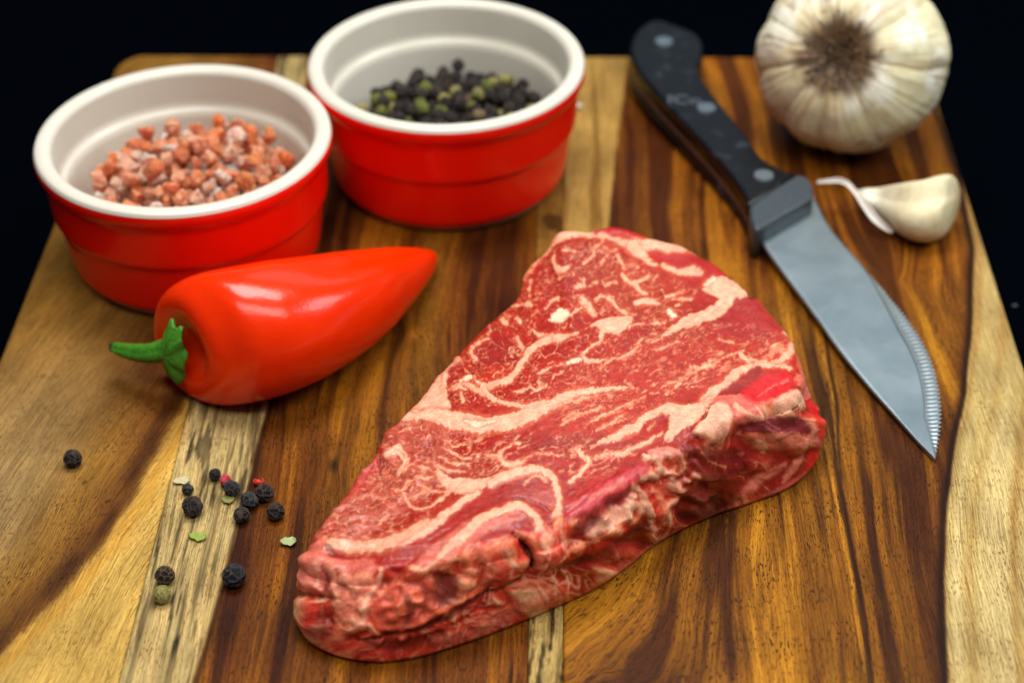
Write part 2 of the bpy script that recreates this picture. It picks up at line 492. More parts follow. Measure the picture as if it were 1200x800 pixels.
def st(c, w_, pts, a=1.0, h=0.0, soft=1.0, warp=1.0, fat=None):
    if c in (FAT, FATW) and soft <= 1.0:
        ww = np.atleast_1d(np.array(w_, float)); b, mk = stroke_mask(pts, list(ww + 1.0) if len(ww) > 1 else float(ww[0] + 1.0), 2.2, warp); paint(b, mk, (214, 96, 76), a * .6)
        w_ = list(ww * .76 - .1) if len(ww) > 1 else float(ww[0] * .76)
    b, mk = stroke_mask(pts, w_, soft, warp); paint(b, mk, c, a); Hm[b] += h * mk
    isf = c in (FAT, FATW, OFAT) if fat is None else fat
    if isf: Fm[b] = np.maximum(Fm[b], mk * a)
    elif c in (LEAN, DARK, BRIGHT, PURP, DEEP): Fm[b] *= 1 - mk * a


def relief(amt, w_, pts, soft=3.0):
    b, mk = stroke_mask(pts, w_, soft, 0.6); Hm[b] += amt * mk


# lean muscle tone, by muscle
big = fbm(PX * .012, PY * .016, s=110, o=3)[..., None]
col *= 1 + 0.22 * big
poly(PURP, [(640, 300), (700, 290), (720, 310), (690, 340), (650, 345), (630, 325)], 0.30, soft=14)
poly((176, 62, 40), [(700, 300), (790, 320), (800, 370), (730, 370), (690, 340)], 0.55, soft=14)
poly(PURP, [(560, 400), (605, 395), (610, 430), (570, 440), (555, 425)], 0.35, soft=6)
poly((196, 46, 30), [(560, 430), (600, 430), (600, 450), (565, 450)], 0.6, soft=4)
poly((186, 50, 36), [(640, 455), (760, 400), (900, 400), (920, 440), (800, 470), (700, 520), (640, 510)], 0.6, soft=10)
poly((150, 34, 34), [(600, 512), (700, 510), (740, 520), (690, 530), (620, 525)], 0.6, soft=6)
poly((160, 40, 50), [(870, 350), (905, 375), (915, 400), (830, 385)], 0.5, soft=6)
# mottled, filmy left part
poly((192, 84, 78), [(445, 500), (480, 487), (520, 495), (530, 530), (470, 600), (400, 640), (370, 640), (375, 600), (420, 545)], 0.75, soft=6)

# directional fine marbling (grain directions per muscle)


def streaks(mask, ang, fu, fv, thr, seed, c, a, h=0.0, sharp=0.22, warpk=1.0):
    ca, sa = math.cos(ang), math.sin(ang)
    u = (QX * ca + QY * sa); v = (-QX * sa + QY * ca)
    v = v + warpk * 4 * fbm(QX * .03, QY * .03, s=seed + 50, o=2)
    r = 1 - np.abs(noise(u * fu, v * fv, s=seed)) * 2
    r2 = noise(u * fu * .7 + 5, v * fv * .45, s=seed + 1)
    k = sstep(thr, thr + sharp, r) * sstep(-0.30, 0.15, noise(u * .22, v * .22, s=seed + 7)) * sstep(-0.15, 0.3, r2) * mask * a
    paint((slice(None), slice(None)), k, c)
    np.maximum(Fm, k * 0.7, out=Fm); Hm[...] += h * k


ribeye = poly_mask([(640, 285), (720, 285), (780, 320), (830, 345), (790, 378), (700, 440), (640, 475), (560, 478), (528, 470), (530, 430), (570, 385), (610, 340)], 6, 0)
mk_eye = np.zeros_like(PX); mk_eye[ribeye[0]] = ribeye[1]
mid = poly_mask([(640, 485), (760, 400), (870, 378), (930, 410), (900, 425), (830, 450), (780, 472), (700, 510), (640, 505)], 5, 0)
mk_mid = np.zeros_like(PX); mk_mid[mid[0]] = mid[1]
low = poly_mask([(440, 505), (520, 495), (640, 510), (740, 520), (780, 500), (700, 560), (640, 550), (560, 560), (480, 620), (400, 640), (365, 640), (420, 545)], 5, 0)
mk_low = np.zeros_like(PX); mk_low[low[0]] = low[1]
alltop = np.clip(mk_eye + mk_mid + mk_low, 0, 1)
streaks(mk_eye, -0.45, .050, .16, 0.76, 201, FAT, 0.75)
streaks(mk_eye, 0.55, .055, .13, 0.82, 205, FAT, 0.65)
streaks(mk_eye, -0.3, .11, .26, 0.66, 209, (232, 150, 120), 0.6)
streaks(mk_mid, -0.47, .030, .20, 0.62, 211, (232, 140, 112), 0.8)
streaks(mk_mid, -0.40, .060, .34, 0.55, 215, (226, 128, 104), 0.6)
streaks(mk_low, -0.35, .040, .18, 0.62, 221, (236, 150, 124), 0.85)
streaks(mk_low, -0.15, .070, .30, 0.58, 225, (230, 140, 120), 0.7)
leftm = poly_mask([(445, 500), (520, 490), (530, 525), (470, 600), (400, 640), (370, 640), (375, 600), (420, 545)], 8, 0)
mk_left = np.zeros_like(PX); mk_left[leftm[0]] = leftm[1]
streaks(mk_left, 0.3, .10, .20, 0.60, 231, (232, 150, 140), 0.8, 0.1)
streaks(mk_left, -0.5, .07, .18, 0.62, 235, (142, 24, 34), 0.8, -0.25)
streaks(mk_eye, -0.25, .075, .13, 0.84, 251, FAT, 0.85)
streaks(mk_eye, -0.9, .09, .20, 0.80, 255, FAT, 0.7)
streaks(mk_mid, -0.47, .022, .16, 0.80, 261, FAT, 0.8)
streaks(mk_mid, -0.45, .05, .50, 0.66, 281, (240, 164, 138), 0.6)
streaks(mk_low, -0.3, .06, .45, 0.66, 285, (240, 164, 138), 0.6)
streaks(mk_low, -0.45, .05, .15, 0.80, 265, FAT, 0.85)
streaks(mk_low, 0.25, .06, .15, 0.84, 269, FAT, 0.75)
dk_ = sstep(0.15, 0.5, noise(QX * .22, QY * .30, s=275)) * alltop
paint((slice(None), slice(None)), dk_, (150, 28, 24), 0.38)
# grain of tiny pale flecks in the lean
fl = sstep(0.38, 0.60, noise(QX * .55, QY * .75, s=241)) * alltop * sstep(-0.2, 0.2, noise(QX * .05, QY * .05, s=242))
paint((slice(None), slice(None)), fl, (230, 140, 112), 0.42)

# --- fat seams on the cut face
st(FAT, [3, 5, 6, 8, 7, 4, 4, 9], [(610, 337), (622, 312), (640, 291), (655, 277), (672, 272), (700, 275), (725, 281), (752, 290)], .95, .25)
st(OFAT, [3, 5, 5, 3], [(607, 342), (618, 318), (636, 294), (652, 276)], .6)
st(FAT, [7, 8, 6, 4], [(745, 284), (775, 287), (800, 292), (822, 298)], 1, .3)
st(FAT, [9, 6, 4, 2], [(742, 288), (752, 297), (760, 306), (768, 309)], 1, .2)
poly((178, 34, 40), [(762, 296), (800, 300), (835, 312), (862, 328), (868, 338), (845, 330), (815, 318), (785, 308)], .9)
st(FAT, [3, 5, 6, 3], [(778, 309), (796, 317), (812, 318), (822, 321)], 1, .25)
poly(FAT, [(823, 340), (838, 328), (852, 327), (868, 338), (876, 350), (860, 352), (850, 365), (832, 376), (800, 388), (770, 400), (762, 404), (785, 388), (802, 372), (820, 366), (842, 350)], 1, .45, fat=1)
st(FATW, [1, 2, 1], [(800, 385), (830, 368), (852, 350)], .5)
st(FATW, [4, 4], [(828, 333), (836, 328)], 1, .3)
poly(FAT, [(541, 422), (526, 425), (507, 440), (493, 460), (480, 475), (466, 484), (500, 484), (526, 483), (526, 470), (523, 440), (530, 430)], 1, .3, fat=1)
st(BRIGHT, 0.8, [(518, 440), (516, 455)], .6)
poly(OFAT, [(480, 472), (492, 474), (488, 482), (475, 483)], .6, fat=1)
st(OFAT, 2, [(540, 421), (527, 424), (510, 437)], .8, .6)
st(FAT, [4, 9, 12, 13, 12, 11, 9, 8, 6, 5, 3, 1.5], [(470, 488), (500, 487), (535, 492), (560, 497), (590, 496), (610, 491), (632, 484), (650, 475), (668, 466), (690, 461), (715, 457), (740, 454)], 1, .35)
st(FATW, [2, 5, 2], [(545, 494), (562, 496), (580, 495)], .8)
st(FAT, [1.5, 4, 7, 4, 1], [(623, 385), (637, 394), (650, 397), (664, 394), (677, 390)], 1, .3)
st(FAT, [6, 5, 5, 4.5, 4, 5, 4, 3, 2], [(643, 398), (628, 405), (619, 414), (614, 425), (605, 437), (596, 446), (582, 450), (567, 452), (557, 446)], 1, .3)
st(FAT, [3, 4, 3, 2.5, 3, 2], [(566, 452), (573, 463), (585, 472), (605, 477), (622, 477), (642, 473)], 1, .2)
st(FAT, [2, 3, 3, 2], [(532, 453), (545, 449), (558, 456), (568, 462)], 1, .2)
st(FATW, [3, 4, 3], [(540, 446), (546, 443), (551, 441)], 1, .5)
st(FAT, 1.8, [(540, 458), (542, 470)]); st(FAT, 1.2, [(527, 455), (535, 450), (545, 455)])
st(FAT, [1.2, 2.2, 2.8, 3, 1], [(573, 398), (560, 402), (553, 410), (553, 416), (560, 421)], 1, .2)
st(FAT, [3, 3, 1.5], [(605, 395), (608, 402), (612, 408)], .9)
st(FAT, [1, 1.8, 1.5, 1, 1.2], [(602, 462), (612, 460), (622, 455), (628, 459), (634, 457)], .9)
st(FATW, [3, 3, 3.2], [(664, 428), (672, 424), (679, 422)], 1, .6)
st(FAT, [1.2, 2, 3, 2.5, 2], [(680, 417), (690, 409), (702, 402), (706, 393), (702, 385)], 1, .2)
st(FAT, [2, 3, 2, 1], [(682, 418), (688, 424), (698, 425), (710, 423)], 1, .2)
st(FAT, 1, [(632, 440), (645, 432), (662, 428)], .8)
poly(FAT, [(696, 381), (706, 376), (722, 374), (740, 372), (737, 382), (727, 390), (712, 392), (703, 388)], 1, .3, fat=1)
poly(FATW, [(644, 374), (651, 364), (662, 362), (669, 366), (662, 374), (650, 378)], 1, .3, fat=1)
st(FAT, [3, 6, 6, 3], [(682, 348), (686, 356), (692, 364), (698, 368)], 1, .2); st(FAT, 1.5, [(670, 367), (678, 362), (686, 360)])
st(FAT, [1.5, 3, 3, 1.5], [(712, 349), (719, 356), (727, 364), (736, 370)], 1, .2); st(FAT, 1.5, [(702, 347), (716, 348)])
st(FAT, [2, 4, 3, 1], [(649, 309), (655, 317), (661, 318), (667, 313)], 1, .2); st(FAT, 1.5, [(650, 308), (651, 297)])
st(FAT, 1.4, [(660, 295), (673, 297)]); st(FAT, 1.4, [(705, 284), (697, 290), (695, 299), (684, 309)], .9)
st(FAT, 1.7, [(723, 290), (712, 298), (706, 306), (702, 312)], .9); st(FAT, [2.5, 2, 2], [(723, 298), (728, 306), (731, 314)], .8)
st(FAT, [1.5, 2, 3.5, 3, 2], [(729, 320), (735, 329), (743, 334), (750, 341), (757, 345)], 1, .2); st(FAT, 1.5, [(743, 332), (760, 322)])
st(FAT, 1.6, [(624, 331), (620, 340), (620, 348)], .9); st(FAT, 1.8, [(600, 358), (612, 356), (622, 357)], .9)
st(FAT, 1.5, [(640, 361), (646, 354), (655, 350)], .9); st(FAT, [2, 3.5, 2], [(674, 337), (680, 335), (684, 333)]); st(FAT, 1.2, [(684, 335), (684, 326)])
st(FAT, [3, 5, 5, 2], [(745, 357), (755, 353), (764, 354), (772, 357)], 1, .2); st(FAT, 2, [(780, 347), (790, 344), (800, 341)])
st(FATW, [3.5, 4, 3], [(783, 367), (788, 370), (792, 372)], 1, .5)
st(FAT, 1.4, [(738, 385), (754, 381)]); st(FAT, 1.5, [(788, 350), (810, 350)], .8); st(FAT, 1, [(762, 381), (780, 380)], .8)
st(FAT, 2, [(587, 374), (592, 378)]); st(FAT, 2, [(606, 372), (610, 376)]); st(FAT, 1.6, [(710, 334), (722, 330)], .7); st(FAT, 1.3, [(740, 320), (748, 312)], .8)
st(FAT, 1.2, [(703, 434), (715, 424), (735, 415), (747, 407)], .9); st(FAT, .9, [(745, 405), (755, 398), (770, 392)], .8)
st(FAT, 1.4, [(768, 411), (785, 406), (795, 402)], .7); st(FAT, 1.4, [(780, 462), (798, 446), (818, 433), (842, 425)], .85); st(FAT, 1.1, [(812, 430), (816, 440), (815, 446)], .8)
st(FAT, 1.2, [(846, 420), (858, 415), (872, 410)], .8); st(FAT, 1.6, [(843, 397), (850, 400), (858, 402)], .8)
st(FAT, [2, 3.5, 4, 4.5, 5, 5, 4], [(868, 413), (875, 421), (887, 425), (902, 427), (917, 424), (924, 414), (926, 405)], 1, .2)
st(FAT, 1.2, [(905, 408), (915, 405)], .8)
st(FAT, [4, 5, 6, 6, 7, 6, 3], [(885, 430), (874, 432), (862, 440), (850, 450), (838, 458), (828, 465), (820, 470)], 1, .3)
st(FAT, 3, [(885, 428), (905, 430), (925, 432)], .9)
st(FAT, [2, 4, 2], [(918, 392), (928, 398), (935, 408)], .8); st(PINK, [3, 4, 4], [(932, 405), (938, 425), (944, 445)], .8)
st(FAT, [3, 5, 7, 8, 8, 8, 8, 6, 5], [(703, 520), (720, 513), (740, 503), (757, 492), (770, 484), (785, 479), (805, 480), (822, 475), (832, 468)], 1, .35)
poly(FAT, [(790, 476), (828, 472), (829, 482), (812, 497), (795, 508), (778, 517), (784, 502), (785, 488)], 1, .3, fat=1)
poly(LEAN, [(748, 515), (757, 497), (772, 488), (780, 487), (778, 500), (764, 510)], .95, -.1)
st(FAT, 1.2, [(760, 505), (768, 494)], .6)
st(FAT, [1.5, 2.5, 3, 3, 1.5], [(690, 537), (712, 534), (735, 529), (756, 519), (776, 508)], 1, .4)
st(FAT, [1.5, 2.5, 3.5], [(675, 525), (680, 531), (685, 538)], 1); st(FAT, [3, 3, 3, 1.5], [(690, 537), (688, 546), (678, 556), (668, 566)], 1, .2)
st(FAT, [1, 1.5, 1.5], [(745, 532), (725, 533), (700, 535)], .9)
for q in ([(642, 482), (668, 474), (700, 466)], [(655, 500), (680, 488), (705, 480)], [(684, 500), (712, 486), (738, 474)], [(700, 505), (720, 495), (735, 486)], [(660, 493), (672, 486)]):
    st(FAT, [1, 2, 1], q, .75)
# lower-left fat net
st(FAT, [3, 3, 4, 4, 3], [(587, 530), (586, 540), (594, 546), (606, 546), (614, 542)], 1, .2); st(FAT, 1.2, [(590, 528), (600, 520), (608, 512)], .9); st(FAT, 1, [(584, 533), (570, 534)], .8)
st(FAT, [1, 1.4, 1.2, 1], [(612, 542), (625, 534), (640, 533), (655, 536)], .9); st(FATW, [1.6, 2], [(603, 519), (609, 521)])
poly(FAT, [(512, 548), (525, 558), (545, 560), (560, 562), (590, 556), (606, 548), (615, 552), (600, 562), (575, 570), (545, 578), (525, 572), (512, 562)], 1, .25, fat=1)
st(FAT, [5, 7, 6, 6, 5, 5, 5, 6], [(575, 568), (600, 557), (622, 553), (640, 555), (650, 564), (654, 578), (654, 592), (652, 604)], 1, .4)
st(FAT, [4, 5, 5, 6, 8, 9, 9, 7], [(560, 577), (542, 588), (522, 603), (503, 618), (482, 630), (452, 638), (420, 640), (385, 637)], 1, .3)
st(FAT, [6, 7, 4], [(455, 640), (480, 625), (500, 610)], .8)
st(FATW, [3, 4, 3], [(390, 632), (415, 640), (440, 640)], .45)
for q in ([(515, 536), (530, 542), (548, 545)], [(510, 545), (528, 550), (545, 552)], [(522, 526), (535, 533), (552, 537)]): st(FAT, [1, 2.2, 1], q, .8)
st(FAT, [4, 5, 6, 6, 4], [(452, 531), (464, 524), (472, 532), (474, 545), (467, 553)], 1, .5)
st(FATW, [1.5, 3, 2], [(466, 527), (473, 537), (473, 546)], .6)
st(FAT, [1.5, 2, 2, 2, 1.5], [(472, 575), (478, 588), (490, 596), (506, 592), (524, 577)], .9, .15); st(FAT, 1.6, [(470, 575), (480, 562), (500, 556), (515, 560)], .8)
st(FAT, 1.4, [(480, 545), (500, 548), (520, 556)], .8); st(FAT, 1.2, [(490, 565), (510, 575), (535, 572)], .7)
st(FAT, 1.5, [(615, 568), (628, 560), (642, 566)], .6)
st((196, 92, 96), [3, 5, 6, 5], [(600, 600), (620, 588), (640, 582), (648, 590)], .6)
# outer curl of fat above the front wall
st(PINK, [12, 13, 12, 10, 8], [(500, 655), (530, 640), (560, 618), (590, 606), (612, 600)], .8, .3, soft=4, fat=1)
st(FAT, [5, 7, 8, 7, 6, 6, 7, 9, 8], [(515, 650), (540, 632), (566, 610), (588, 600), (606, 594), (622, 602), (632, 616), (638, 634), (640, 648)], .95, .6)
st(LEAN, [1, 4, 4, 2], [(595, 606), (612, 606), (622, 618), (628, 634)], .6)
st((150, 50, 50), [1.5, 1.5, 1.5], [(600, 585), (625, 588), (645, 600)], .7, -.6)
st(LEAN, [2, 3, 2], [(470, 665), (500, 640), (530, 618)], .7, -.2)
st(OFAT, [5, 7, 6, 6], [(655, 608), (652, 625), (654, 640), (646, 652)], .95, .8)
poly(FAT, [(622, 648), (640, 640), (654, 636), (658, 650), (646, 665), (632, 668), (620, 658)], 1, 1.6, soft=4, fat=1)

# --- the outer wall: everything below the cut face's front edge
edge = [(340, 655), (385, 668), (440, 666), (480, 664), (520, 655), (560, 640), (600, 630), (640, 622), (680, 605), (715, 580), (760, 548), (800, 525), (840, 505), (880, 480), (925, 465), (990, 440)]
wall_b, wall_m = poly_mask(edge + [(990, 800), (340, 800)], 5, 2)
mk_wall = np.zeros_like(PX); mk_wall[wall_b] = wall_m
wallcol = np.zeros_like(col)
q1 = fbm(PX * .016, PY * .020, s=301, o=3); q2 = fbm(PX * .016 + 9, PY * .020, s=302, o=3)
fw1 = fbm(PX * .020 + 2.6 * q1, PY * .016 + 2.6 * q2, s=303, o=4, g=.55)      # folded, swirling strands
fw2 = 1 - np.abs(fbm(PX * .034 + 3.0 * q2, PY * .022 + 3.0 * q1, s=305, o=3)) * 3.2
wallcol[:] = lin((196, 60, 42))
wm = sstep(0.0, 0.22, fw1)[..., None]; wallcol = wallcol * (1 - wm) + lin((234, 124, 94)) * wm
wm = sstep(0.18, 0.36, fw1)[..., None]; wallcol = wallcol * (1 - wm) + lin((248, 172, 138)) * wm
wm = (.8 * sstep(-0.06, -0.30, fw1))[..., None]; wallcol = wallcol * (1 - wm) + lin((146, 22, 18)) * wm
wm = (sstep(0.72, 0.98, fw2) * .65)[..., None]; wallcol = wallcol * (1 - wm) + lin((246, 170, 140)) * wm
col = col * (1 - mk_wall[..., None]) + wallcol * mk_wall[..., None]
paintwall = mk_wall
# cover painted features near the edge again, then the wall's own features
st(PINK, [7, 10, 9, 8], [(355, 655), (380, 662), (402, 664), (430, 660)], .8, .6, soft=3, fat=1)
poly((226, 128, 112), [(346, 662), (365, 650), (400, 664), (404, 684), (380, 694), (356, 688)], .85, 1.2, soft=4, fat=.7)
for q in ([(372, 658), (376, 672), (370, 690)], [(388, 660), (394, 678), (390, 694)], [(402, 664), (408, 682), (412, 700)], [(418, 668), (420, 685), (424, 700)]):
    st(FAT, [1.5, 2.5, 1.5], q, .75, .35)
for q in ([(380, 664), (385, 680), (381, 694)], [(396, 668), (400, 688), (403, 700)]):
    st(DARK, [1, 3.5, 2], q, .75, -.5)
st(FAT, [3, 3, 3, 3, 2.5], [(445, 666), (444, 680), (434, 696), (428, 712), (426, 732)], .9, .9)
st((226, 140, 110), [3, 3, 2], [(426, 732), (408, 738), (394, 726)], .85, .5)
for q in ([(400, 700), (412, 712), (420, 724)], [(396, 712), (408, 722), (416, 732)], [(424, 690), (418, 705), (420, 718)]):
    st((168, 76, 62), 1.4, q, .8, -.4)
poly(DARK, [(362, 716), (380, 712), (392, 724), (390, 744), (372, 748), (360, 735)], .75, 0, soft=5)
poly(BRIGHT, [(353, 708), (366, 700), (370, 718), (362, 738), (354, 728)], .7, soft=4)
poly((206, 92, 70), [(455, 680), (490, 672), (515, 690), (505, 720), (470, 745), (440, 735), (445, 700)], .7, 1.2, soft=8)
st(DARK, [2, 5, 3], [(470, 690), (480, 705), (476, 730)], .6, -.6, soft=3); st(DARK, [2, 4, 2], [(495, 690), (500, 705), (492, 718)], .5, -.4, soft=3)
poly((120, 52, 46), [(512, 676), (528, 672), (540, 684), (536, 704), (520, 712), (508, 700)], .8, -.8, soft=5)
poly((240, 150, 124), [(392, 680), (420, 672), (440, 680), (436, 710), (420, 738), (400, 728), (388, 705)], .6, .9, soft=6, fat=.6)
st(OFAT, [4, 5, 4], [(545, 650), (548, 672), (540, 696)], .75, .8, soft=3); st(PINK, [4, 5, 4], [(560, 642), (572, 665), (566, 690)], .7, .5, soft=3)
st(BRIGHT, [5, 8, 5], [(580, 650), (590, 668), (584, 686)], .6, .3, soft=4); st(FAT, [2, 3, 1.5], [(592, 640), (600, 660), (596, 678)], .7, .4)
poly((206, 60, 50), [(400, 745), (440, 744), (480, 752), (470, 768), (420, 772), (388, 762)], .6, soft=6)
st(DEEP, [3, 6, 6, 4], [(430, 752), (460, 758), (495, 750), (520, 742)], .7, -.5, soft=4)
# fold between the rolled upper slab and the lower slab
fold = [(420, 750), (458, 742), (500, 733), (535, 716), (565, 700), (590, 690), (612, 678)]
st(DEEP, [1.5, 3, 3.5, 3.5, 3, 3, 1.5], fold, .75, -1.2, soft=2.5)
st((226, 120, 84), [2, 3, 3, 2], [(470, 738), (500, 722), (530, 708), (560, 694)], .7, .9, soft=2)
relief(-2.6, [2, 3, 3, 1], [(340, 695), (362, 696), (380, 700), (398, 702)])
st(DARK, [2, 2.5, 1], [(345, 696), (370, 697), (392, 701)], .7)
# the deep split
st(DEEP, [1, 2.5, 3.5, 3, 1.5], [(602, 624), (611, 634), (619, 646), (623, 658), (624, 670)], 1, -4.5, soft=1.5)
st(OFAT, 2, [(606, 622), (618, 636), (628, 648)], .6)
# lower slab, pale and streaked
st((204, 100, 88), [5, 8, 8, 7, 5], [(510, 752), (550, 740), (590, 722), (625, 706), (650, 694)], .55, .4, soft=4)
for q in ([(634, 668), (632, 685), (640, 702)], [(646, 670), (652, 684), (650, 700)], [(660, 668), (668, 680), (664, 694)], [(672, 676), (674, 684)], [(570, 712), (580, 706), (590, 708)]):
    st((234, 168, 146), [1, 1.8, 1], q, .85, .4)
st(PINK, [4, 6, 7, 6, 3], [(690, 692), (715, 680), (740, 662), (765, 645), (790, 628)], .75, .6, soft=3)
st((238, 150, 128), [2, 3, 2], [(695, 686), (710, 676), (722, 670)], .8, .3)
# ridge right of the curl
st(DARK, [4, 8, 8, 8, 5], [(662, 664), (690, 656), (720, 640), (750, 620), (775, 606)], .85, -.5, soft=3)
st((150, 40, 34), [3, 5, 5, 3], [(680, 670), (710, 656), (735, 640), (755, 628)], .6, 0, soft=3)
st(BRIGHT, [3, 5, 5, 4], [(665, 655), (690, 645), (720, 632), (745, 612)], .7, .4, soft=3)
st(OFAT, [3, 4, 4, 4, 3], [(655, 656), (676, 642), (700, 630), (722, 616), (738, 602)], .95, .9)
poly(FAT, [(684, 620), (700, 604), (722, 592), (742, 582), (746, 592), (730, 608), (706, 620), (690, 630)], .85, .8, fat=1)
poly((120, 40, 44), [(672, 618), (686, 608), (700, 604), (694, 618), (680, 628)], .8, -.6, soft=3)
st((204, 62, 84), [6, 9, 10, 9, 6], [(668, 600), (690, 590), (712, 576), (735, 562), (752, 550)], .75, .8, soft=3)
st(PURP, [3, 5, 6, 4], [(680, 606), (705, 598), (728, 582), (745, 570)], .7, -.4, soft=3)
st((224, 132, 120), [1.5, 2, 1.5], [(690, 586), (710, 576), (730, 562)], .6)
# crumbly fat
for (a, b, r) in ((744, 571, 5), (752, 560, 5), (764, 556, 6), (776, 551, 7), (787, 556, 6), (790, 567, 7), (797, 573, 5), (806, 562, 4.5), (815, 556, 5), (770, 539, 6), (783, 531, 5), (757, 536, 5), (741, 580, 4)):
    st(FAT, [r - 1.5, r - 1], [(a - 2, b), (a + 2, b + 2)], .95, 1.2, soft=1.6)
st(FAT, [4, 5, 4, 2], [(752, 578), (757, 592), (762, 606), (766, 620)], .85, 1.0, soft=2)
st(OFAT, [3, 4, 3], [(768, 575), (776, 592), (772, 610)], .75, .6, soft=2); st(BRIGHT, [3, 4, 3], [(763, 580), (770, 596), (768, 612)], .7)
st(FAT, [2, 2.5, 2, 2], [(793, 532), (800, 540), (799, 552), (792, 560)], .9, .7)
poly((226, 150, 130), [(757, 528), (775, 522), (795, 524), (803, 532), (785, 535), (765, 540)], .7, .5, fat=1)
poly(DARK, [(800, 522), (830, 524), (868, 530), (882, 545), (862, 560), (830, 560), (806, 545)], .85, -.4, soft=4)
st(OFAT, 1.6, [(820, 526), (832, 540), (850, 548)], .7, .4)
poly(FAT, [(828, 478), (850, 474), (858, 484), (856, 498), (850, 514), (840, 522), (828, 514), (812, 508), (818, 498), (828, 490)], 1, 1.5, soft=2.5, fat=1)
st(DARK, 1.4, [(816, 512), (820, 517)], .9, -.5); st(DARK, 1.0, [(832, 478), (826, 490)], .8, -.6)
poly((226, 110, 100), [(832, 470), (860, 462), (885, 470), (892, 484), (884, 494), (862, 498), (856, 484)], .9, .7, soft=3, fat=.6)
st(FAT, [3, 4, 3], [(862, 478), (874, 486), (886, 488)], .8, .5); st(FATW, [1.5, 2.2], [(885, 478), (890, 486)], .8)
poly((150, 36, 36), [(842, 462), (862, 448), (885, 432), (895, 434), (886, 450), (862, 464)], .85, -.1)
poly((212, 28, 42), [(868, 462), (890, 446), (915, 436), (932, 444), (925, 460), (900, 472), (878, 474)], .9, .2, soft=4)
st((232, 120, 130), 1.4, [(890, 466), (910, 452), (924, 446)], .6)
poly(FAT, [(904, 474), (918, 462), (936, 456), (945, 464), (944, 478), (925, 482), (908, 480)], .9, 1.0, soft=3, fat=1)
st(PINK, [4, 5], [(936, 442), (950, 462)], .8, .3)
poly((112, 30, 44), [(866, 498), (890, 488), (920, 486), (945, 492), (948, 508), (918, 508), (890, 508), (872, 506)], .95, .3, soft=3)
st((196, 120, 128), 1, [(885, 490), (900, 496), (912, 504)], .6, .2); st((190, 110, 118), .8, [(880, 492), (895, 500), (906, 507)], .5)
poly((214, 122, 92), [(872, 510), (900, 508), (935, 508), (940, 524), (915, 528), (888, 526), (880, 520)], .85, .5, soft=3, fat=.6)
st((240, 180, 140), [2, 4, 2], [(886, 518), (894, 522), (896, 530)], .7, .4)
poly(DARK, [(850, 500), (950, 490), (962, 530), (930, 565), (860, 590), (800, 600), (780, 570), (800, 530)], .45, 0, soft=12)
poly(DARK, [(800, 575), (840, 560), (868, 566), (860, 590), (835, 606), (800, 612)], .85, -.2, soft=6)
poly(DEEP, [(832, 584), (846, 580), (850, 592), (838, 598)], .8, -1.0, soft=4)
st((214, 120, 104), [3, 5, 5, 3], [(872, 578), (888, 566), (904, 556), (922, 546)], .8, .6, soft=3)
st((220, 130, 110), [2, 4, 3], [(920, 566), (932, 548), (942, 534)], .7, .5, soft=2)
poly((90, 16, 28), [(886, 584), (905, 574), (918, 574), (905, 586), (890, 592)], .85, 0, soft=3)
st(BRIGHT, [3, 6, 6, 4], [(952, 472), (961, 500), (960, 525), (950, 548)], .85, .4, soft=2)
st((210, 130, 130), 1.2, [(940, 520), (952, 512), (958, 522)], .7)
st(PINK, [2, 4, 4, 3], [(858, 596), (890, 586), (920, 574), (945, 556)], .55, .2, soft=3)
# right flap and back lip
st((190, 30, 36), [4, 6, 6, 4], [(700, 271), (722, 266), (745, 271), (770, 277)], .9, .8)
st((232, 110, 96), [4, 6, 6, 4], [(872, 334), (886, 345), (900, 356), (910, 368)], .9, .9); st(BRIGHT, [2, 3, 4], [(896, 352), (904, 362), (911, 374)], .9)
st((110, 14, 20), [1.5, 2, 1], [(866, 334), (876, 345), (880, 352)], .9, -1.2)
st(BRIGHT, 3, [(440, 505), (440, 520), (444, 528)], .6); st(BRIGHT, [3, 5, 4], [(418, 545), (428, 536), (440, 540)], .6)
st((200, 40, 60), [2, 4, 5, 3], [(376, 605), (395, 585), (425, 560), (440, 545)], .5, 0, soft=4)
st(DARK, 1, [(443, 533), (444, 545), (447, 560)], .7, -1.0); relief(-.8, 3, [(442, 528), (448, 545), (470, 560)])
for q in ([(385, 600), (405, 592), (425, 594)], [(392, 610), (415, 604), (440, 606)], [(400, 622), (425, 616), (448, 622)], [(410, 585), (428, 578), (440, 582)]):
    st((222, 140, 150), [1, 2, 1], q, .5, .35, soft=2)
poly(PINK, [(362, 640), (376, 630), (384, 640), (382, 655), (364, 656)], .8, .3, soft=3, fat=.5)
st(DARK, [1.5, 3, 1.5], [(382, 634), (388, 645), (394, 652)], .7, -.3)
# colour breakup
col *= (1 + 0.16 * fbm(PX * .16, PY * .16, s=401, o=3))[..., None]
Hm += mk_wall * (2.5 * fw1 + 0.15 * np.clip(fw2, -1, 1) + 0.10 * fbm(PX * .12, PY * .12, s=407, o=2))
Hm += mk_left * (0.8 * fbm(QX * .06, QY * .09, s=409, o=3))
Hm += (1 - mk_wall) * 0.10 * fbm(PX * .25, PY * .3, s=411, o=2) - Fm * 0.0
col = np.clip(col, 0.003, 0.95); lk_ = (1 - np.clip(Fm, 0, 1)) * (1 - .6 * mk_wall); col[..., 2] *= 1 - 0.22 * lk_; col[..., 1] *= 1 + 0.10 * lk_; col[..., 0] *= 1 + .08 * mk_wall; col *= (1 + 0.15 * mk_wall)[..., None]; col = np.clip(col, 0.003, 0.95)


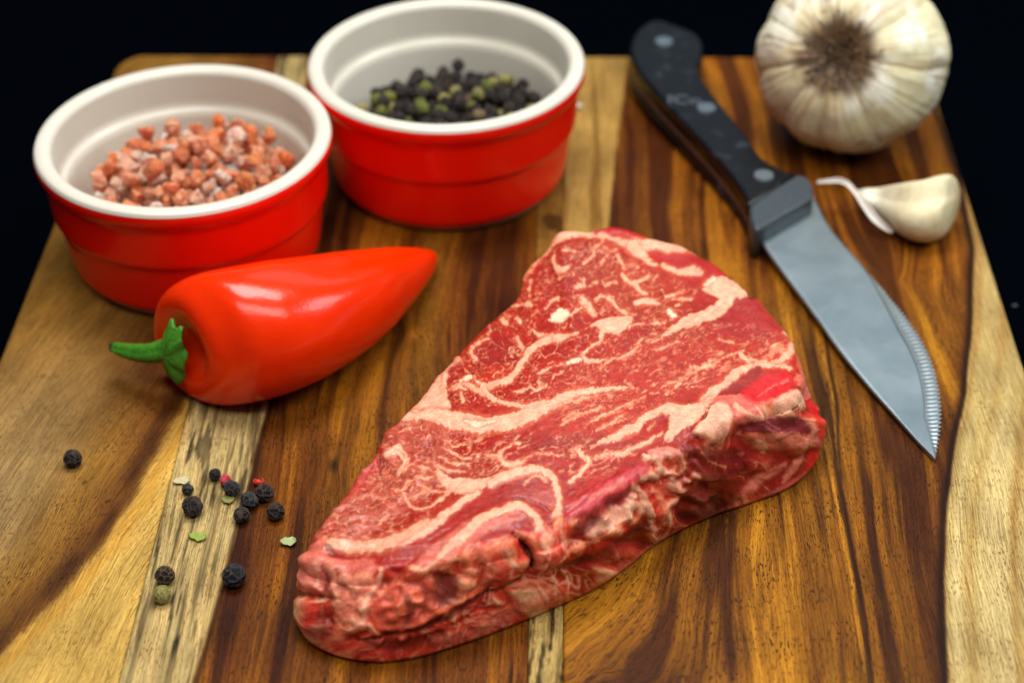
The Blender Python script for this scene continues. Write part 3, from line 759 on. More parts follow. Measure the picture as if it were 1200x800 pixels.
def blur(A, sg):
    k = np.exp(-0.5 * (np.arange(-int(3 * sg), int(3 * sg) + 1) / sg) ** 2); k /= k.sum(); n_ = len(k) // 2
    B = np.pad(A, n_, mode='edge'); T_ = sum(k[q] * B[q:q + A.shape[0], :] for q in range(len(k)))
    return sum(k[q] * T_[:, q:q + A.shape[1]] for q in range(len(k)))


Hb_ = blur(Hm, 4.5); Hm = Hm * (.55 - .30 * mk_wall) + (.45 + .30 * mk_wall) * Hb_


def bil(A, x, y):
    fx = np.clip((x - SX) * SS, 0, gw - 1.001); fy = np.clip((y - SY) * SS, 0, gh - 1.001)
    ix = fx.astype(int); iy = fy.astype(int); tx = fx - ix; ty = fy - iy
    if A.ndim == 3: tx = tx[:, None]; ty = ty[:, None]
    return (A[iy, ix] * (1 - tx) + A[iy, ix + 1] * tx) * (1 - ty) + (A[iy + 1, ix] * (1 - tx) + A[iy + 1, ix + 1] * tx) * ty


# outline: (rim px, rim py, rim height mm, foot px, foot py)   foot None: straight under the rim
RIM = [(356, 650, 20, 352, 716), (372, 662, 20, 356, 748), (392, 668, 21, 384, 768), (425, 670, 23, 425, 778), (462, 668, 24, 468, 777), (500, 662, 25, 515, 766), (540, 650, 26, 560, 751),
       (580, 640, 26, 600, 736), (620, 632, 26, 645, 717), (655, 622, 26, 690, 697), (695, 598, 27, 730, 672), (735, 566, 28, 765, 644), (775, 540, 28, 800, 624),
       (815, 518, 28, 840, 606), (855, 494, 28, 880, 592), (895, 476, 27, 920, 577), (930, 462, 26, 948, 556), (948, 446, 25, 960, 530), (945, 425, 25, None, None), (930, 398, 25, None, None),
       (912, 374, 25, None, None), (882, 340, 25, None, None), (840, 308, 25, None, None), (800, 286, 25, None, None), (760, 273, 26, None, None), (722, 262, 27, None, None),
       (690, 266, 26, None, None), (656, 267, 26, None, None), (638, 290, 24, None, None), (618, 314, 24, None, None), (606, 342, 24, None, None), (578, 366, 23, None, None),
       (545, 398, 23, None, None), (518, 430, 23, None, None), (498, 448, 23, None, None), (480, 472, 23, None, None), (452, 496, 22, None, None), (441, 516, 22, None, None),
       (434, 532, 22, None, None), (416, 548, 21, None, None), (400, 576, 20, None, None), (378, 602, 20, None, None), (364, 626, 20, None, None)]
rows = []
ctr = un(680, 470, 0.028)
for a, b, h, fx, fy in RIM:
    r = un(a, b, h / 1000)
    if fx is None:
        d = ctr[:2] - r[:2]; d /= np.linalg.norm(d); f = np.array([r[0] + d[0] * .001, r[1] + d[1] * .001])
    else: f = un(fx, fy)[:2]
    rows.append([r[0], r[1], r[2], f[0], f[1]])
NA = 1500
rim = smooth_curve(rows, NA, closed=True)
# stay at the true end points of the traced silhouette
jit = fbm(np.arange(NA) * 0.045, 0.5 + 0 * np.arange(NA), s=500, o=3); jit *= 0.0007
inward = ctr[None, :2] - rim[:, :2]; dist = np.linalg.norm(inward, axis=1); inward /= dist[:, None]
rim[:, :2] += inward * jit[:, None]
rad = 0.0042
rings = []
for s in np.concatenate([np.linspace(0.004, 1, 215) ** 0.85]):
    R2 = ctr[None, :2] - inward * ((dist - rad) * s)[:, None]
    z = ctr[2] + (rim[:, 2] - ctr[2]) * s ** 2
    rings.append(np.column_stack([R2, z]))
for a in np.linspace(0.12, 1, 9) * math.pi / 2:
    R2 = rim[:, :2] + inward * (rad * (1 - math.sin(a)))
    rings.append(np.column_stack([R2, rim[:, 2] - rad * (1 - math.cos(a))]))
zt = rim[:, 2] - rad
isf = sstep(0, 0.006, np.linalg.norm(rim[:, 3:5] - rim[:, :2], axis=1))
for v in np.linspace(0, 1, 78)[1:]:
    R2 = rim[:, :2] * (1 - v) + rim[:, 3:5] * v - inward * (0.0022 * math.sin(math.pi * v ** .9))
    rings.append(np.column_stack([R2, zt * (1 - v) + 0.0016 * v]))
for k in (0.4, 1.0, 2.5):
    R2 = rim[:, 3:5] + inward * (0.001 * k * 1.3); rings.append(np.column_stack([R2, np.full(NA, 0.0012 / (1 + 3 * k))]))
P0 = np.array(rings)                                   # (NR, NA, 3)
NR = len(P0)
du = np.roll(P0, -1, 1) - np.roll(P0, 1, 1); dv = np.gradient(P0, axis=0)
N0 = np.cross(dv, du); ln = np.linalg.norm(N0, axis=2, keepdims=True); N0 = N0 / np.maximum(ln, 1e-12)
if N0[5, :, 2].mean() < 0: N0 = -N0
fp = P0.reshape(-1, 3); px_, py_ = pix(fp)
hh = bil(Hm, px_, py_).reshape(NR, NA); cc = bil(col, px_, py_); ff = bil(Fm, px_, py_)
rowi = np.arange(NR)[:, None] / (NR - 1)
side = sstep(0.86, 0.93, np.repeat(np.arange(NR)[:, None], NA, 1) / 225.0)
n3 = fbm(P0[..., 0] * 70, P0[..., 1] * 70, P0[..., 2] * 90, s=520, o=2)
foot = np.ones((NR, 1)); foot[-3:] = 0.0; foot[-25:-3] = np.linspace(1, .1, 22)[:, None]
disp = (hh * 0.001 * 0.85 + 0.0011 * n3 * side + 0.0009 * (1 - side) * fbm(P0[..., 0] * 35, P0[..., 1] * 35, s=530, o=2)) * foot
# side walls get vertical fibre folds
P1 = P0 + N0 * disp[..., None]
back = (N0.reshape(-1, 3) * (O - fp)).sum(1) < 0          # the far wall, not drawn from the traced photo
nb3 = fbm(fp[:, 0] * 110, fp[:, 1] * 110, fp[:, 2] * 200, s=540, o=3)
alt = lin((176, 44, 36))[None] + (lin((236, 160, 128)) - lin((176, 44, 36)))[None] * sstep(0.0, .4, nb3)[:, None]
cc = np.where(back[:, None], alt, cc); ff = np.where(back, sstep(0.0, .4, nb3), ff)
V = P1.reshape(-1, 3).copy()
V[:, 2] = np.maximum(V[:, 2], 0.0002)
V = np.vstack([[ctr + np.array([0, 0, disp[0].mean()])], V, [[ctr[0], ctr[1], 0.0002]]])
i = np.arange(NA); i2 = (i + 1) % NA
Q = [gridq(NR, NA, True, 1)[:, ::-1], np.stack([np.zeros(NA, int), 1 + i, 1 + i2], 1), np.stack([np.full(NA, len(V) - 1), 1 + (NR - 1) * NA + i2, 1 + (NR - 1) * NA + i], 1)]
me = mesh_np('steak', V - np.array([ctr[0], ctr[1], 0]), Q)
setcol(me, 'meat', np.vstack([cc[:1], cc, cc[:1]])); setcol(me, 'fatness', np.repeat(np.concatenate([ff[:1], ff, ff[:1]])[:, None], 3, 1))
m = NT('raw_marbled_beef')
ac = m.n('ShaderNodeAttribute', attribute_name='meat'); af = m.n('ShaderNodeAttribute', attribute_name='fatness'); tc = m.n('ShaderNodeTexCoord')
oc = tc.outputs['Object']
f1 = m.noise(m.map(oc, (1, 1.6, 1)), 1500, 3, 0.6); f2 = m.noise(oc, 420, 3, 0.6); f3 = m.noise(oc, 3600, 2, 0.6)
c = m.mix(1.0, ac.outputs['Color'], m.ramp(f1, [(0.3, (0.84, 0.76, 0.74)), (0.52, (1, 1, 1)), (0.75, (1.10, 1.18, 1.2))]), 'MULTIPLY')
c = m.mix(1.0, c, m.ramp(f2, [(0.3, (0.80, 0.70, 0.68)), (0.7, (1.10, 1.14, 1.12))]), 'MULTIPLY')
m.set(Base_Color=c, Roughness=m.math('MULTIPLY_ADD', f2, 0.25, 0.28), Specular_IOR_Level=0.36, Subsurface_Weight=0.10, Subsurface_Scale=0.002, Coat_Weight=0.14, Coat_Roughness=0.10)
m.p.inputs['Subsurface Radius'].default_value = (1.0, 0.3, 0.2)
nb = m.bump(m.math('ADD', m.math('MULTIPLY', f1, 0.6), m.math('MULTIPLY', f3, 0.25)), 0.40, 0.0003); m.bump(f2, 0.35, 0.0008, nb)
steak = obj('raw_steak', me, m.m); steak.location = (ctr[0], ctr[1], 0)
steak['label'] = 'thick raw marbled beef steak lying in the middle of the cutting board'; steak['category'] = 'steak'

# ------------------------------------------------------------------ ramekins


def lathe(prof, n=128):
    P = smooth_curve(prof, len(prof) * 6) if False else np.array(prof, float)
    t = np.linspace(0, 2 * math.pi, n, endpoint=False)
    V = np.stack([P[:, 0][:, None] * np.cos(t), P[:, 0][:, None] * np.sin(t), np.repeat(P[:, 1][:, None], n, 1)], -1)
    return mesh_np('lathe', V.reshape(-1, 3), [gridq(len(P), n, True)])


def rounded(P, r=0.0006, k=4):
    """round every inner corner of a profile"""
    P = [np.array(p, float) for p in P]; out = [P[0]]
    for a, b, c in zip(P[:-2], P[1:-1], P[2:]):
        u = a - b; v = c - b; lu, lv = np.linalg.norm(u), np.linalg.norm(v); q = min(r, lu * .45, lv * .45)
        s0 = b + u / lu * q; s1 = b + v / lv * q
        for t in np.linspace(0, 1, k + 1): out.append((1 - t) ** 2 * s0 + 2 * t * (1 - t) * b + t * t * s1)
    out.append(P[-1]); return np.array(out)


m = NT('red_glaze'); tc = m.n('ShaderNodeTexCoord')
nz = m.noise(tc.outputs['Object'], 60, 3)
m.set(Base_Color=m.mix(nz, (0.90, 0.0060, 0.0005), (0.96, 0.012, 0.001)), Roughness=0.22, Specular_IOR_Level=0.30, Coat_Weight=0.0)
m.bump(nz, 0.12, 0.002); RED = m.m
m = NT('cream_glaze'); tc = m.n('ShaderNodeTexCoord')
nz = m.noise(tc.outputs['Object'], 45, 3)
m.set(Base_Color=m.mix(nz, (0.66, 0.62, 0.52), (0.74, 0.71, 0.61)), Roughness=0.28, Specular_IOR_Level=0.5); WHITE = m.m
m = NT('bare_stoneware'); tc = m.n('ShaderNodeTexCoord')
m.set(Base_Color=m.mix(m.noise(tc.outputs['Object'], 900, 3), (0.36, 0.27, 0.18), (0.5, 0.4, 0.3)), Roughness=0.85); BARE = m.m


def ramekin(label, x, y):
    t = thing('ramekin', label, 'ramekin', (x, y, 0), 'red and cream ramekins at the back of the board')
    k = lambda P_: [(a * .991, b * 1.084) for a, b in P_]
    out = [(0.0340, 0.0020), (0.0376, 0.0021), (0.0390, 0.0046), (0.0408, 0.0178), (0.0411, 0.0190), (0.0421, 0.0200), (0.0424, 0.0215), (0.0428, 0.0315),
           (0.0431, 0.0328), (0.0446, 0.0345), (0.0451, 0.0362), (0.0448, 0.0378)]
    obj('outer_wall', lathe(rounded(k(out), 0.0014, 5)), RED, t)
    inn = [(0.0448, 0.0378), (0.0443, 0.0388), (0.0425, 0.0393), (0.0405, 0.0390), (0.0394, 0.0378), (0.0389, 0.0290), (0.0384, 0.0276), (0.0372, 0.0266), (0.0366, 0.0250), (0.0352, 0.0120), (0.0335, 0.0062),
           (0.0300, 0.0042), (0.0200, 0.0038), (0.0004, 0.0038)]
    obj('lining', lathe(rounded(k(inn), 0.0012, 5)), WHITE, t)
    obj('foot_ring', lathe(rounded(k([(0.0004, 0.0012), (0.0310, 0.0012), (0.0318, 0.0), (0.0355, 0.0), (0.0362, 0.0008), (0.0362, 0.0021), (0.0340, 0.0022)]), 0.0003, 2)), BARE, t)
    return t


r1 = (-0.1112, 0.4742); r2 = (-0.0344, 0.5211)
ramekin('red ramekin with cream inside holding pink rock salt, beside the red pepper', *r1)
ramekin('red ramekin with cream inside holding mixed black and green peppercorns', *r2)

# ---- packing: drop spheres onto what is already there


def bowl_r(z): return np.interp(z, [0.0042, 0.0062, 0.012, 0.025], [0.0300, 0.0333, 0.0350, 0.0364])


def pack(n, rfun, spread, rng, heap=0.0, cx=0, cy=0, rlim=0.0345, sq=0.9):
    pts = []
    A = np.zeros((0, 4))
    tries = 0
    while len(pts) < n and tries < n * 30:
        tries += 1
        r = rfun(rng)
        best = None
        for _ in range(7):
            a = rng.uniform(0, 2 * math.pi); q = spread * math.sqrt(rng.uniform(0, 1))
            x, y = cx + q * math.cos(a), cy + q * math.sin(a)
            if math.hypot(x, y) + r > rlim: continue
            z = 0.0041 + r
            if len(A):
                dd = (A[:, 0] - x) ** 2 + (A[:, 1] - y) ** 2; s = (A[:, 3] + r) * sq
                k = dd < s * s
                if k.any(): z = max(z, (A[k, 2] + np.sqrt(s[k] ** 2 - dd[k])).max())
            if best is None or z + heap * math.hypot(x - cx, y - cy) < best[0]: best = (z + heap * math.hypot(x - cx, y - cy), x, y, z)
        if best is None: continue
        pts.append((best[1], best[2], best[3], r)); A = np.array(pts)
    return pts


# salt crystals
def crystal(seed):
    rg = random.Random(seed); bm = bmesh.new()
    for _ in range(13):
        v = Vector((rg.gauss(0, 1), rg.gauss(0, 1), rg.gauss(0, 1))).normalized() * rg.uniform(0.85, 1.12)
        v.x *= 1.15; v.z *= 0.85
        bm.verts.new(v)
    r = bmesh.ops.convex_hull(bm, input=bm.verts)
    bmesh.ops.delete(bm, geom=[g_ for g_ in r['geom_interior'] if isinstance(g_, bmesh.types.BMVert)], context='VERTS')
    bmesh.ops.bevel(bm, geom=bm.edges[:], offset=0.07, segments=1, affect='EDGES')
    me = bpy.data.meshes.new('salt_crystal'); bm.to_mesh(me); bm.free(); return me


m = NT('pink_rock_salt'); oi = m.n('ShaderNodeObjectInfo'); tc = m.n('ShaderNodeTexCoord')
base = m.ramp(oi.outputs['Random'], [(0.0, L3(240, 150, 92)), (0.22, L3(228, 138, 98)), (0.42, L3(244, 180, 146)), (0.60, L3(238, 122, 52)), (0.74, L3(244, 196, 172)), (0.88, L3(238, 206, 192)), (1.0, L3(250, 234, 226))])
nz = m.noise(tc.outputs['Object'], 1.6, 4)
base = m.mix(1.0, base, m.ramp(nz, [(0.3, (0.75, 0.66, 0.62)), (0.7, (1.15, 1.1, 1.1))]), 'MULTIPLY')
m.set(Base_Color=base, Roughness=0.25, Subsurface_Weight=0.85, Subsurface_Scale=0.0045, Specular_IOR_Level=0.6)
m.p.inputs['Subsurface Radius'].default_value = (1, .5, .35)
m.bump(nz, 0.5, 0.3); SALT = m.m
CR = [crystal(s) for s in range(10)]
for me_ in CR: me_.materials.append(SALT)
rg = random.Random(11)
sp_ = pack(880, lambda q: q.choice([0.0017, 0.0021, 0.0025, 0.0030]) * q.uniform(.9, 1.1), 0.0300, rg, heap=0.30, cx=0.003, cy=-0.003, rlim=0.0345, sq=0.86)
sp_.sort(key=lambda v: -v[2])


def heap_rest(name, items, meshes, mat, label, cat, base, kr):
    """the buried ones, which nobody can tell apart, as one mesh"""
    bm = bmesh.new()
    for (x, y, z, r) in items:
        k0 = len(bm.verts); bm.from_mesh(rg.choice(meshes)); bm.verts.ensure_lookup_table()
        M = Matrix.Translation((base[0] + x, base[1] + y, z)) @ Matrix.Rotation(rg.uniform(0, 6.28), 4, (rg.random(), rg.random(), 1)).to_4x4() @ Matrix.Scale(r * kr, 4)
        for v in bm.verts[k0:]: v.co = M @ v.co
    me = bpy.data.meshes.new(name); bm.to_mesh(me); bm.free(); me.materials.clear(); me.materials.append(mat)
    return obj(name, me, None, None, kind='stuff', label=label, category=cat)


heap_rest('buried_salt_crystals', sp_[290:], CR, SALT, 'mass of pink rock salt crystals buried under the top ones', 'salt crystals', r1, 1.12)
for (x, y, z, r) in sp_[:290]:
    o = bpy.data.objects.new('salt_crystal', rg.choice(CR)); C.objects.link(o)
    o.location = (r1[0] + x, r1[1] + y, z); o.rotation_euler = [rg.uniform(0, 6.28) for _ in range(3)]; o.scale = (r * 1.15,) * 3
    o['label'] = 'small pink rock salt crystal in the heap inside the ramekin beside the red pepper'; o['category'] = 'salt crystal'; o['group'] = 'pink rock salt crystals in the ramekin'

# peppercorns


def corn_mesh(seed, sub=4, amp=0.15, freq=2.4):
    bm = bmesh.new(); bmesh.ops.create_icosphere(bm, subdivisions=sub, radius=1.0)
    P = np.array([v.co[:] for v in bm.verts])
    rv = np.random.RandomState(seed); K = rv.normal(size=(34, 3)); K /= np.linalg.norm(K, axis=1)[:, None]
    W = P + 0.16 * np.stack([fbm(P[:, 0] * 2, P[:, 1] * 2, P[:, 2] * 2, s=seed + k_, o=2) for k_ in range(3)], 1)
    D = np.sort(np.linalg.norm(W[:, None, :] - K[None], axis=2), axis=1); e = D[:, 1] - D[:, 0]
    rdg = np.exp(-(e / 0.085) ** 2)
    h = amp * (rdg - 0.55 * (1 - rdg) * sstep(0, .3, e)) + 0.05 * fbm(P[:, 0] * 1.5, P[:, 1] * 1.5, P[:, 2] * 1.5, s=seed + 9, o=2) + 0.03 * fbm(P[:, 0] * 9, P[:, 1] * 9, P[:, 2] * 9, s=seed + 19, o=2)
    for v, hh_ in zip(bm.verts, h): v.co = v.co * (1 + hh_) * 0.94
    for f in bm.faces: f.smooth = True
    me = bpy.data.meshes.new('peppercorn'); bm.to_mesh(me); bm.free()
    setcol(me, 'ridge', np.repeat(rdg[:, None], 3, 1)); return me


def corn_mat(name, a, b, rough=0.55):
    m = NT(name); tc = m.n('ShaderNodeTexCoord'); at = m.n('ShaderNodeAttribute', attribute_name='ridge'); oi = m.n('ShaderNodeObjectInfo')
    nz = m.noise(tc.outputs['Object'], 4, 4, .6)
    c = m.mix(at.outputs['Fac'], a, b); c = m.mix(1.0, c, m.ramp(nz, [(0.3, (0.6, 0.6, 0.6)), (0.7, (1.4, 1.35, 1.3))]), 'MULTIPLY')
    c = m.mix(1.0, c, m.ramp(oi.outputs['Random'], [(0, (0.75, 0.75, 0.8)), (1, (1.3, 1.2, 1.1))]), 'MULTIPLY')
    m.set(Base_Color=c, Roughness=rough, Specular_IOR_Level=0.5); m.bump(m.noise(tc.outputs['Object'], 14, 3), 0.5, 0.08); return m.m


BLK = corn_mat('black_peppercorn', (0.007, 0.0052, 0.0048), (0.060, 0.040, 0.032))
BRN = corn_mat('brown_peppercorn', (0.016, 0.009, 0.005), (0.16, 0.10, 0.055))
BLU = corn_mat('blue_black_peppercorn', (0.007, 0.007, 0.009), (0.062, 0.060, 0.068))
GRN = corn_mat('green_peppercorn', (0.20, 0.20, 0.045), (0.42, 0.40, 0.15), 0.6)
GRD = corn_mat('olive_peppercorn', (0.10, 0.13, 0.012), (0.24, 0.27, 0.05), 0.6)
TAN = corn_mat('tan_peppercorn', (0.14, 0.09, 0.045), (0.34, 0.24, 0.13), 0.6)
PNK = corn_mat('pink_peppercorn', (0.50, 0.025, 0.05), (0.72, 0.16, 0.18), 0.4)
LO = [corn_mesh(s, 3) for s in (1, 2, 3, 4)]; HI = [corn_mesh(s, 5) for s in (11, 12, 13, 14, 15)]; SM = [corn_mesh(31, 4, 0.035), corn_mesh(32, 4, 0.03)]


def with_mat(me, mat):
    k = me.name.split('.')[0] + '|' + mat.name + '|' + me.name
    if k not in _mc:
        c_ = me.copy(); c_.materials.clear(); c_.materials.append(mat); _mc[k] = c_
    return _mc[k]


_mc = {}
rg = random.Random(5)
pk = pack(700, lambda q: q.uniform(0.0019, 0.0024), 0.0305, rg, heap=0.10, cx=0.001, cy=-0.002, rlim=0.0348, sq=0.93)
pk.sort(key=lambda v: -v[2])
heap_rest('buried_peppercorns', pk[290:], LO[:1], BLK, 'mass of black peppercorns buried under the top ones', 'peppercorns', r2, 1.0)
for (x, y, z, r) in pk[:290]:
    u = rg.random()
    if u < 0.80: mt, lb, gp = BLK, 'black peppercorn among the others filling the rear ramekin', 'black peppercorns in the ramekin'
    elif u < 0.90: mt, lb, gp = GRD, 'olive green peppercorn among the black ones in the rear ramekin', 'green peppercorns in the ramekin'
    elif u < 0.96: mt, lb, gp = GRN, 'pale green peppercorn among the black ones in the rear ramekin', 'pale green peppercorns in the ramekin'
    else: mt, lb, gp = TAN, 'tan peppercorn among the black ones in the rear ramekin', 'tan peppercorns in the ramekin'
    o = bpy.data.objects.new('peppercorn', with_mat(rg.choice(LO), mt)); C.objects.link(o)
    o.location = (r2[0] + x, r2[1] + y, z); o.rotation_euler = [rg.uniform(0, 6.28) for _ in range(3)]; o.scale = (r,) * 3
    o['label'] = lb; o['category'] = 'peppercorn'; o['group'] = gp


def at_board(px, py, rpx):
    p = un(px, py); d = np.linalg.norm(p - O); r = rpx * d / F * 1.0
    return un(px, py, r), r


def loose(px, py, rpx, me, mat, label, sq=(1, 1, 1), rot=None):
    p, r = at_board(px, py, rpx)
    o = bpy.data.objects.new('peppercorn', with_mat(me, mat)); C.objects.link(o)
    o.location = p; o.scale = (r * sq[0], r * sq[1], r * sq[2]); o.rotation_euler = rot or [rg.uniform(0, 6.28) for _ in range(3)]
    o['label'] = label; o['category'] = 'peppercorn'; o['group'] = 'loose peppercorns scattered left of the steak'
    return o


loose(85, 537, 10, HI[0], BLK, 'lone black peppercorn far left on the olive brown plank')
loose(193, 674, 11, HI[1], BRN, 'brownish ridged peppercorn touching the pale green one')
g_ = loose(190, 696, 11, SM[0], GRN, 'pale green smooth peppercorn in front of the brownish one', rot=(0.3, 0.2, 0.5))
loose(274, 674, 13, HI[2], BLU, 'large black peppercorn alone on dark wood near the steak tip')
loose(225.5, 593, 11.5, HI[3], BLK, 'large brown black peppercorn below the small bluish one')
loose(220, 573, 6.5, HI[4], BLU, 'small bluish black peppercorn just behind a large one')
loose(252, 556, 7, HI[1], BLK, 'small black peppercorn behind the pink one, rearmost of the scatter')
loose(264, 562.5, 7.5, SM[1], PNK, 'pink peppercorn between two black ones')
loose(271.5, 572, 9, HI[2], BLU, 'black peppercorn in front of the pink peppercorn')
loose(310, 577, 10.5, HI[0], BLK, 'wrinkled black peppercorn beside the broken red husk')
loose(292, 586, 10, HI[3], BLU, 'black peppercorn in the middle of the tight cluster on the dark line')
loose(283, 603, 9, HI[4], BLK, 'black peppercorn at the lower left of the tight cluster')
loose(323, 599, 10, HI[1], BLK, 'wrinkled black peppercorn at the right of the tight cluster, nearest the steak')

# broken red husk: a hollow torn shell
def cup(n=28, k=12, depth=1.25):
    V = []
    for i in range(k):
        a = depth * i / (k - 1)
        for j in range(n):
            t = 2 * math.pi * j / n; q = a * (1 + 0.13 * math.sin(3 * t + 1) * (i / (k - 1))) 
            V.append((math.sin(q) * math.cos(t), math.sin(q) * math.sin(t), 1 - math.cos(q) + 0.03 * math.sin(5 * t)))
    return mesh_np('husk', V, [gridq(k, n, True)])


p, r = at_board(303, 564, 6.5)
husk = thing('pepper_husk', 'broken hollow red pepper husk beside the black cluster', 'pepper husk', (p[0], p[1], 0))
m = NT('red_husk'); tc = m.n('ShaderNodeTexCoord'); m.set(Base_Color=m.mix(m.noise(tc.outputs['Object'], 900, 3), (0.55, 0.01, 0.01), (0.8, 0.09, 0.05)), Roughness=0.35)
o = obj('shell', cup(depth=1.9), m.m, husk); o.scale = (r * .95, r * .95, r * .8); o.location = (0, 0, 0.0001); o.rotation_euler = (-0.45, 0.1, 0.4)
sm_ = o.modifiers.new('thickness', 'SOLIDIFY'); sm_.thickness = 0.16
o = obj('seed', with_mat(HI[2], BRN), None, husk); o.scale = (r * .5,) * 3; o.location = (0, 0, r * .55)

# leaf flakes


def flake(name, px, py, L, W, ang, c1_, c2_, label, cat, curl=0.5, shape=1.0):
    nx, ny = 24, 12; p = un(px, py); d = np.linalg.norm(p - O); L *= d / F; W *= d / F
    u = np.linspace(-1, 1, nx); v = np.linspace(-1, 1, ny)
    U2, V2 = np.meshgrid(u, v)
    wdt = np.sqrt(np.maximum(0, 1 - np.abs(U2) ** 2.2)) * (1 + 0.25 * shape * U2) * (1 + 0.12 * np.sin(U2 * 7 + px))
    X = U2 * L; Yv = V2 * W * wdt; Z = 0.00035 + curl * L * 0.35 * (U2 ** 2) + curl * W * .4 * V2 ** 2 + 0.03 * L * np.sin(U2 * 5 + V2 * 3)
    V = np.stack([X, Yv, Z], -1).reshape(-1, 3)
    me = mesh_np(name, V, [gridq(ny, nx)])
    m = NT(name + '_dry'); tc = m.n('ShaderNodeTexCoord')
    m.set(Base_Color=m.mix(m.noise(tc.outputs['Object'], 700, 4), c1_, c2_), Roughness=0.6); m.bump(m.noise(tc.outputs['Object'], 1600, 3), 0.6, 0.0003)
    o = obj(name, me, m.m, label=label, category=cat); o.location = (p[0], p[1], 0.0002); o.rotation_euler = (0, 0, ang)
    s_ = o.modifiers.new('thickness', 'SOLIDIFY'); s_.thickness = 0.00018; s_.offset = 1
    return o


flake('leaf_flake', 232, 630.5, 10.5, 6.5, -0.25, (0.17, 0.26, 0.02), (0.34, 0.42, 0.07), 'bright green leaf flake on the pale spalted strip', 'leaf flake', .25)
flake('leaf_flake', 338, 637, 9.5, 6.8, 0.0, (0.24, 0.34, 0.12), (0.50, 0.56, 0.28), 'pale green curled leaf flake on dark wood by the steak tip', 'leaf flake', .6)
flake('leaf_flake', 267, 587, 7.5, 6, -0.3, (0.14, 0.16, 0.03), (0.30, 0.28, 0.08), 'small dull olive leaf flake among the peppercorns', 'leaf flake', .2)
flake('husk_flake', 213, 565, 10, 6, 0.2, (0.45, 0.40, 0.20), (0.6, 0.55, 0.32), 'pale cream husk flake left of the small bluish peppercorn', 'husk flake', .2)
p = un(676, 124, 0.0012)
o = bpy.data.objects.new('salt_grain', CR[3].copy()); C.objects.link(o); o.location = p; o.scale = (0.0016, 0.0014, 0.0012)
m = NT('white_salt'); tc = m.n('ShaderNodeTexCoord'); m.set(Base_Color=m.mix(m.noise(tc.outputs['Object'], 3), (0.6, 0.62, 0.6), (0.8, 0.8, 0.78)), Roughness=0.3, Subsurface_Weight=0.3, Subsurface_Scale=0.001); o.data.materials.clear(); o.data.materials.append(m.m)
o['label'] = 'tiny white salt grain on the pale wood right of the rear ramekin'; o['category'] = 'salt grain'

# ------------------------------------------------------------------ red sweet pepper


def loft(st_, nu=160, nt=96, fn=None, lift=0.96):
    """st_: (px, py, half width px); centres float one radius above the board"""
    rows = []
    for (a, b, h) in st_:
        p = un(a, b); r = h * np.linalg.norm(p - O) / F
        c_ = un(a, b, r * lift); rows.append([c_[0], c_[1], c_[2], r])
    S = smooth_curve(rows, nu)
    T = np.gradient(S[:, :3], axis=0); T /= np.linalg.norm(T, axis=1)[:, None]
    up = np.array([0, 0, 1.0]); Sd = np.cross(T, up); Sd /= np.linalg.norm(Sd, axis=1)[:, None]; Up = np.cross(Sd, T)
    th = np.linspace(0, 2 * math.pi, nt, endpoint=False)
    k = np.linspace(0, 1, nu)
    rad_ = S[:, 3][:, None] * (fn(k[:, None], th[None, :]) if fn else 1.0)
    P = S[:, None, :3] + rad_[..., None] * (np.cos(th)[None, :, None] * Sd[:, None, :] + np.sin(th)[None, :, None] * Up[:, None, :])
    return P, S, T, Sd, Up


def capped(P, name, org):
    nu, nt = P.shape[:2]; V = np.vstack([P.reshape(-1, 3), P[0].mean(0)[None], P[-1].mean(0)[None]]) - org
    j = np.arange(nt); j2 = (j + 1) % nt
    return mesh_np(name, V, [gridq(nu, nt, True), np.stack([np.full(nt, nu * nt), j2, j], 1), np.stack([np.full(nt, nu * nt + 1), (nu - 1) * nt + j, (nu - 1) * nt + j2], 1)])


def pepfn(k, th):
    lob = 0.035 * np.cos(3 * th + 0.7) * np.exp(-k * 3) + 0.025 * np.cos(2 * th - 0.6)
    dent = -0.15 * np.exp(-((k - 0.66) / 0.22) ** 2) * np.exp(-(((th - 1.45 + math.pi) % (2 * math.pi) - math.pi) / 0.34) ** 2)
    dent2 = 0.06 * np.exp(-((k - 0.66) / 0.3) ** 2) * np.exp(-(((th - 0.80 + math.pi) % (2 * math.pi) - math.pi) / 0.30) ** 2)
    d3 = -0.00 * np.exp(-((k - 0.12) / 0.09) ** 2) * np.exp(-(((th - 1.45 + math.pi) % (2 * math.pi) - math.pi) / 0.35) ** 2)
    return 1 + lob + dent + dent2 + d3 + 0.012 * fbm(k * 6 + 0 * th, np.cos(th) * 1.5, np.sin(th) * 1.5, s=600, o=3)


ps = [(232, 409, 8), (223, 410, 26), (216, 410, 40), (213, 409, 52), (218, 408, 63), (230, 405, 71), (248, 401, 76), (274, 395, 77.5), (305, 388, 76), (340, 378, 72.5), (375, 366, 66), (410, 351, 57.5), (440, 336, 46), (465, 323, 35), (486, 312, 23.5), (500, 304, 13), (508, 299.5, 5), (511, 298, 1)]
# keep centre heights sensible for the thin rings at the stem end (they belong to a fat end)
def loft_pepper():
    rows = []
    Hc = {}
    for idx, (a, b, h) in enumerate(ps):
        p = un(a, b); r = h * np.linalg.norm(p - O) / F
        hz_ = r * .96
        if idx < 6: hz_ = 73 * np.linalg.norm(p - O) / F * .93
        if idx > 12: hz_ = r * .96 + 0.0045 * (idx - 12) / 5
        c_ = un(a, b, hz_); rows.append([c_[0], c_[1], c_[2], r])
    return np.array(rows)


rows = loft_pepper()
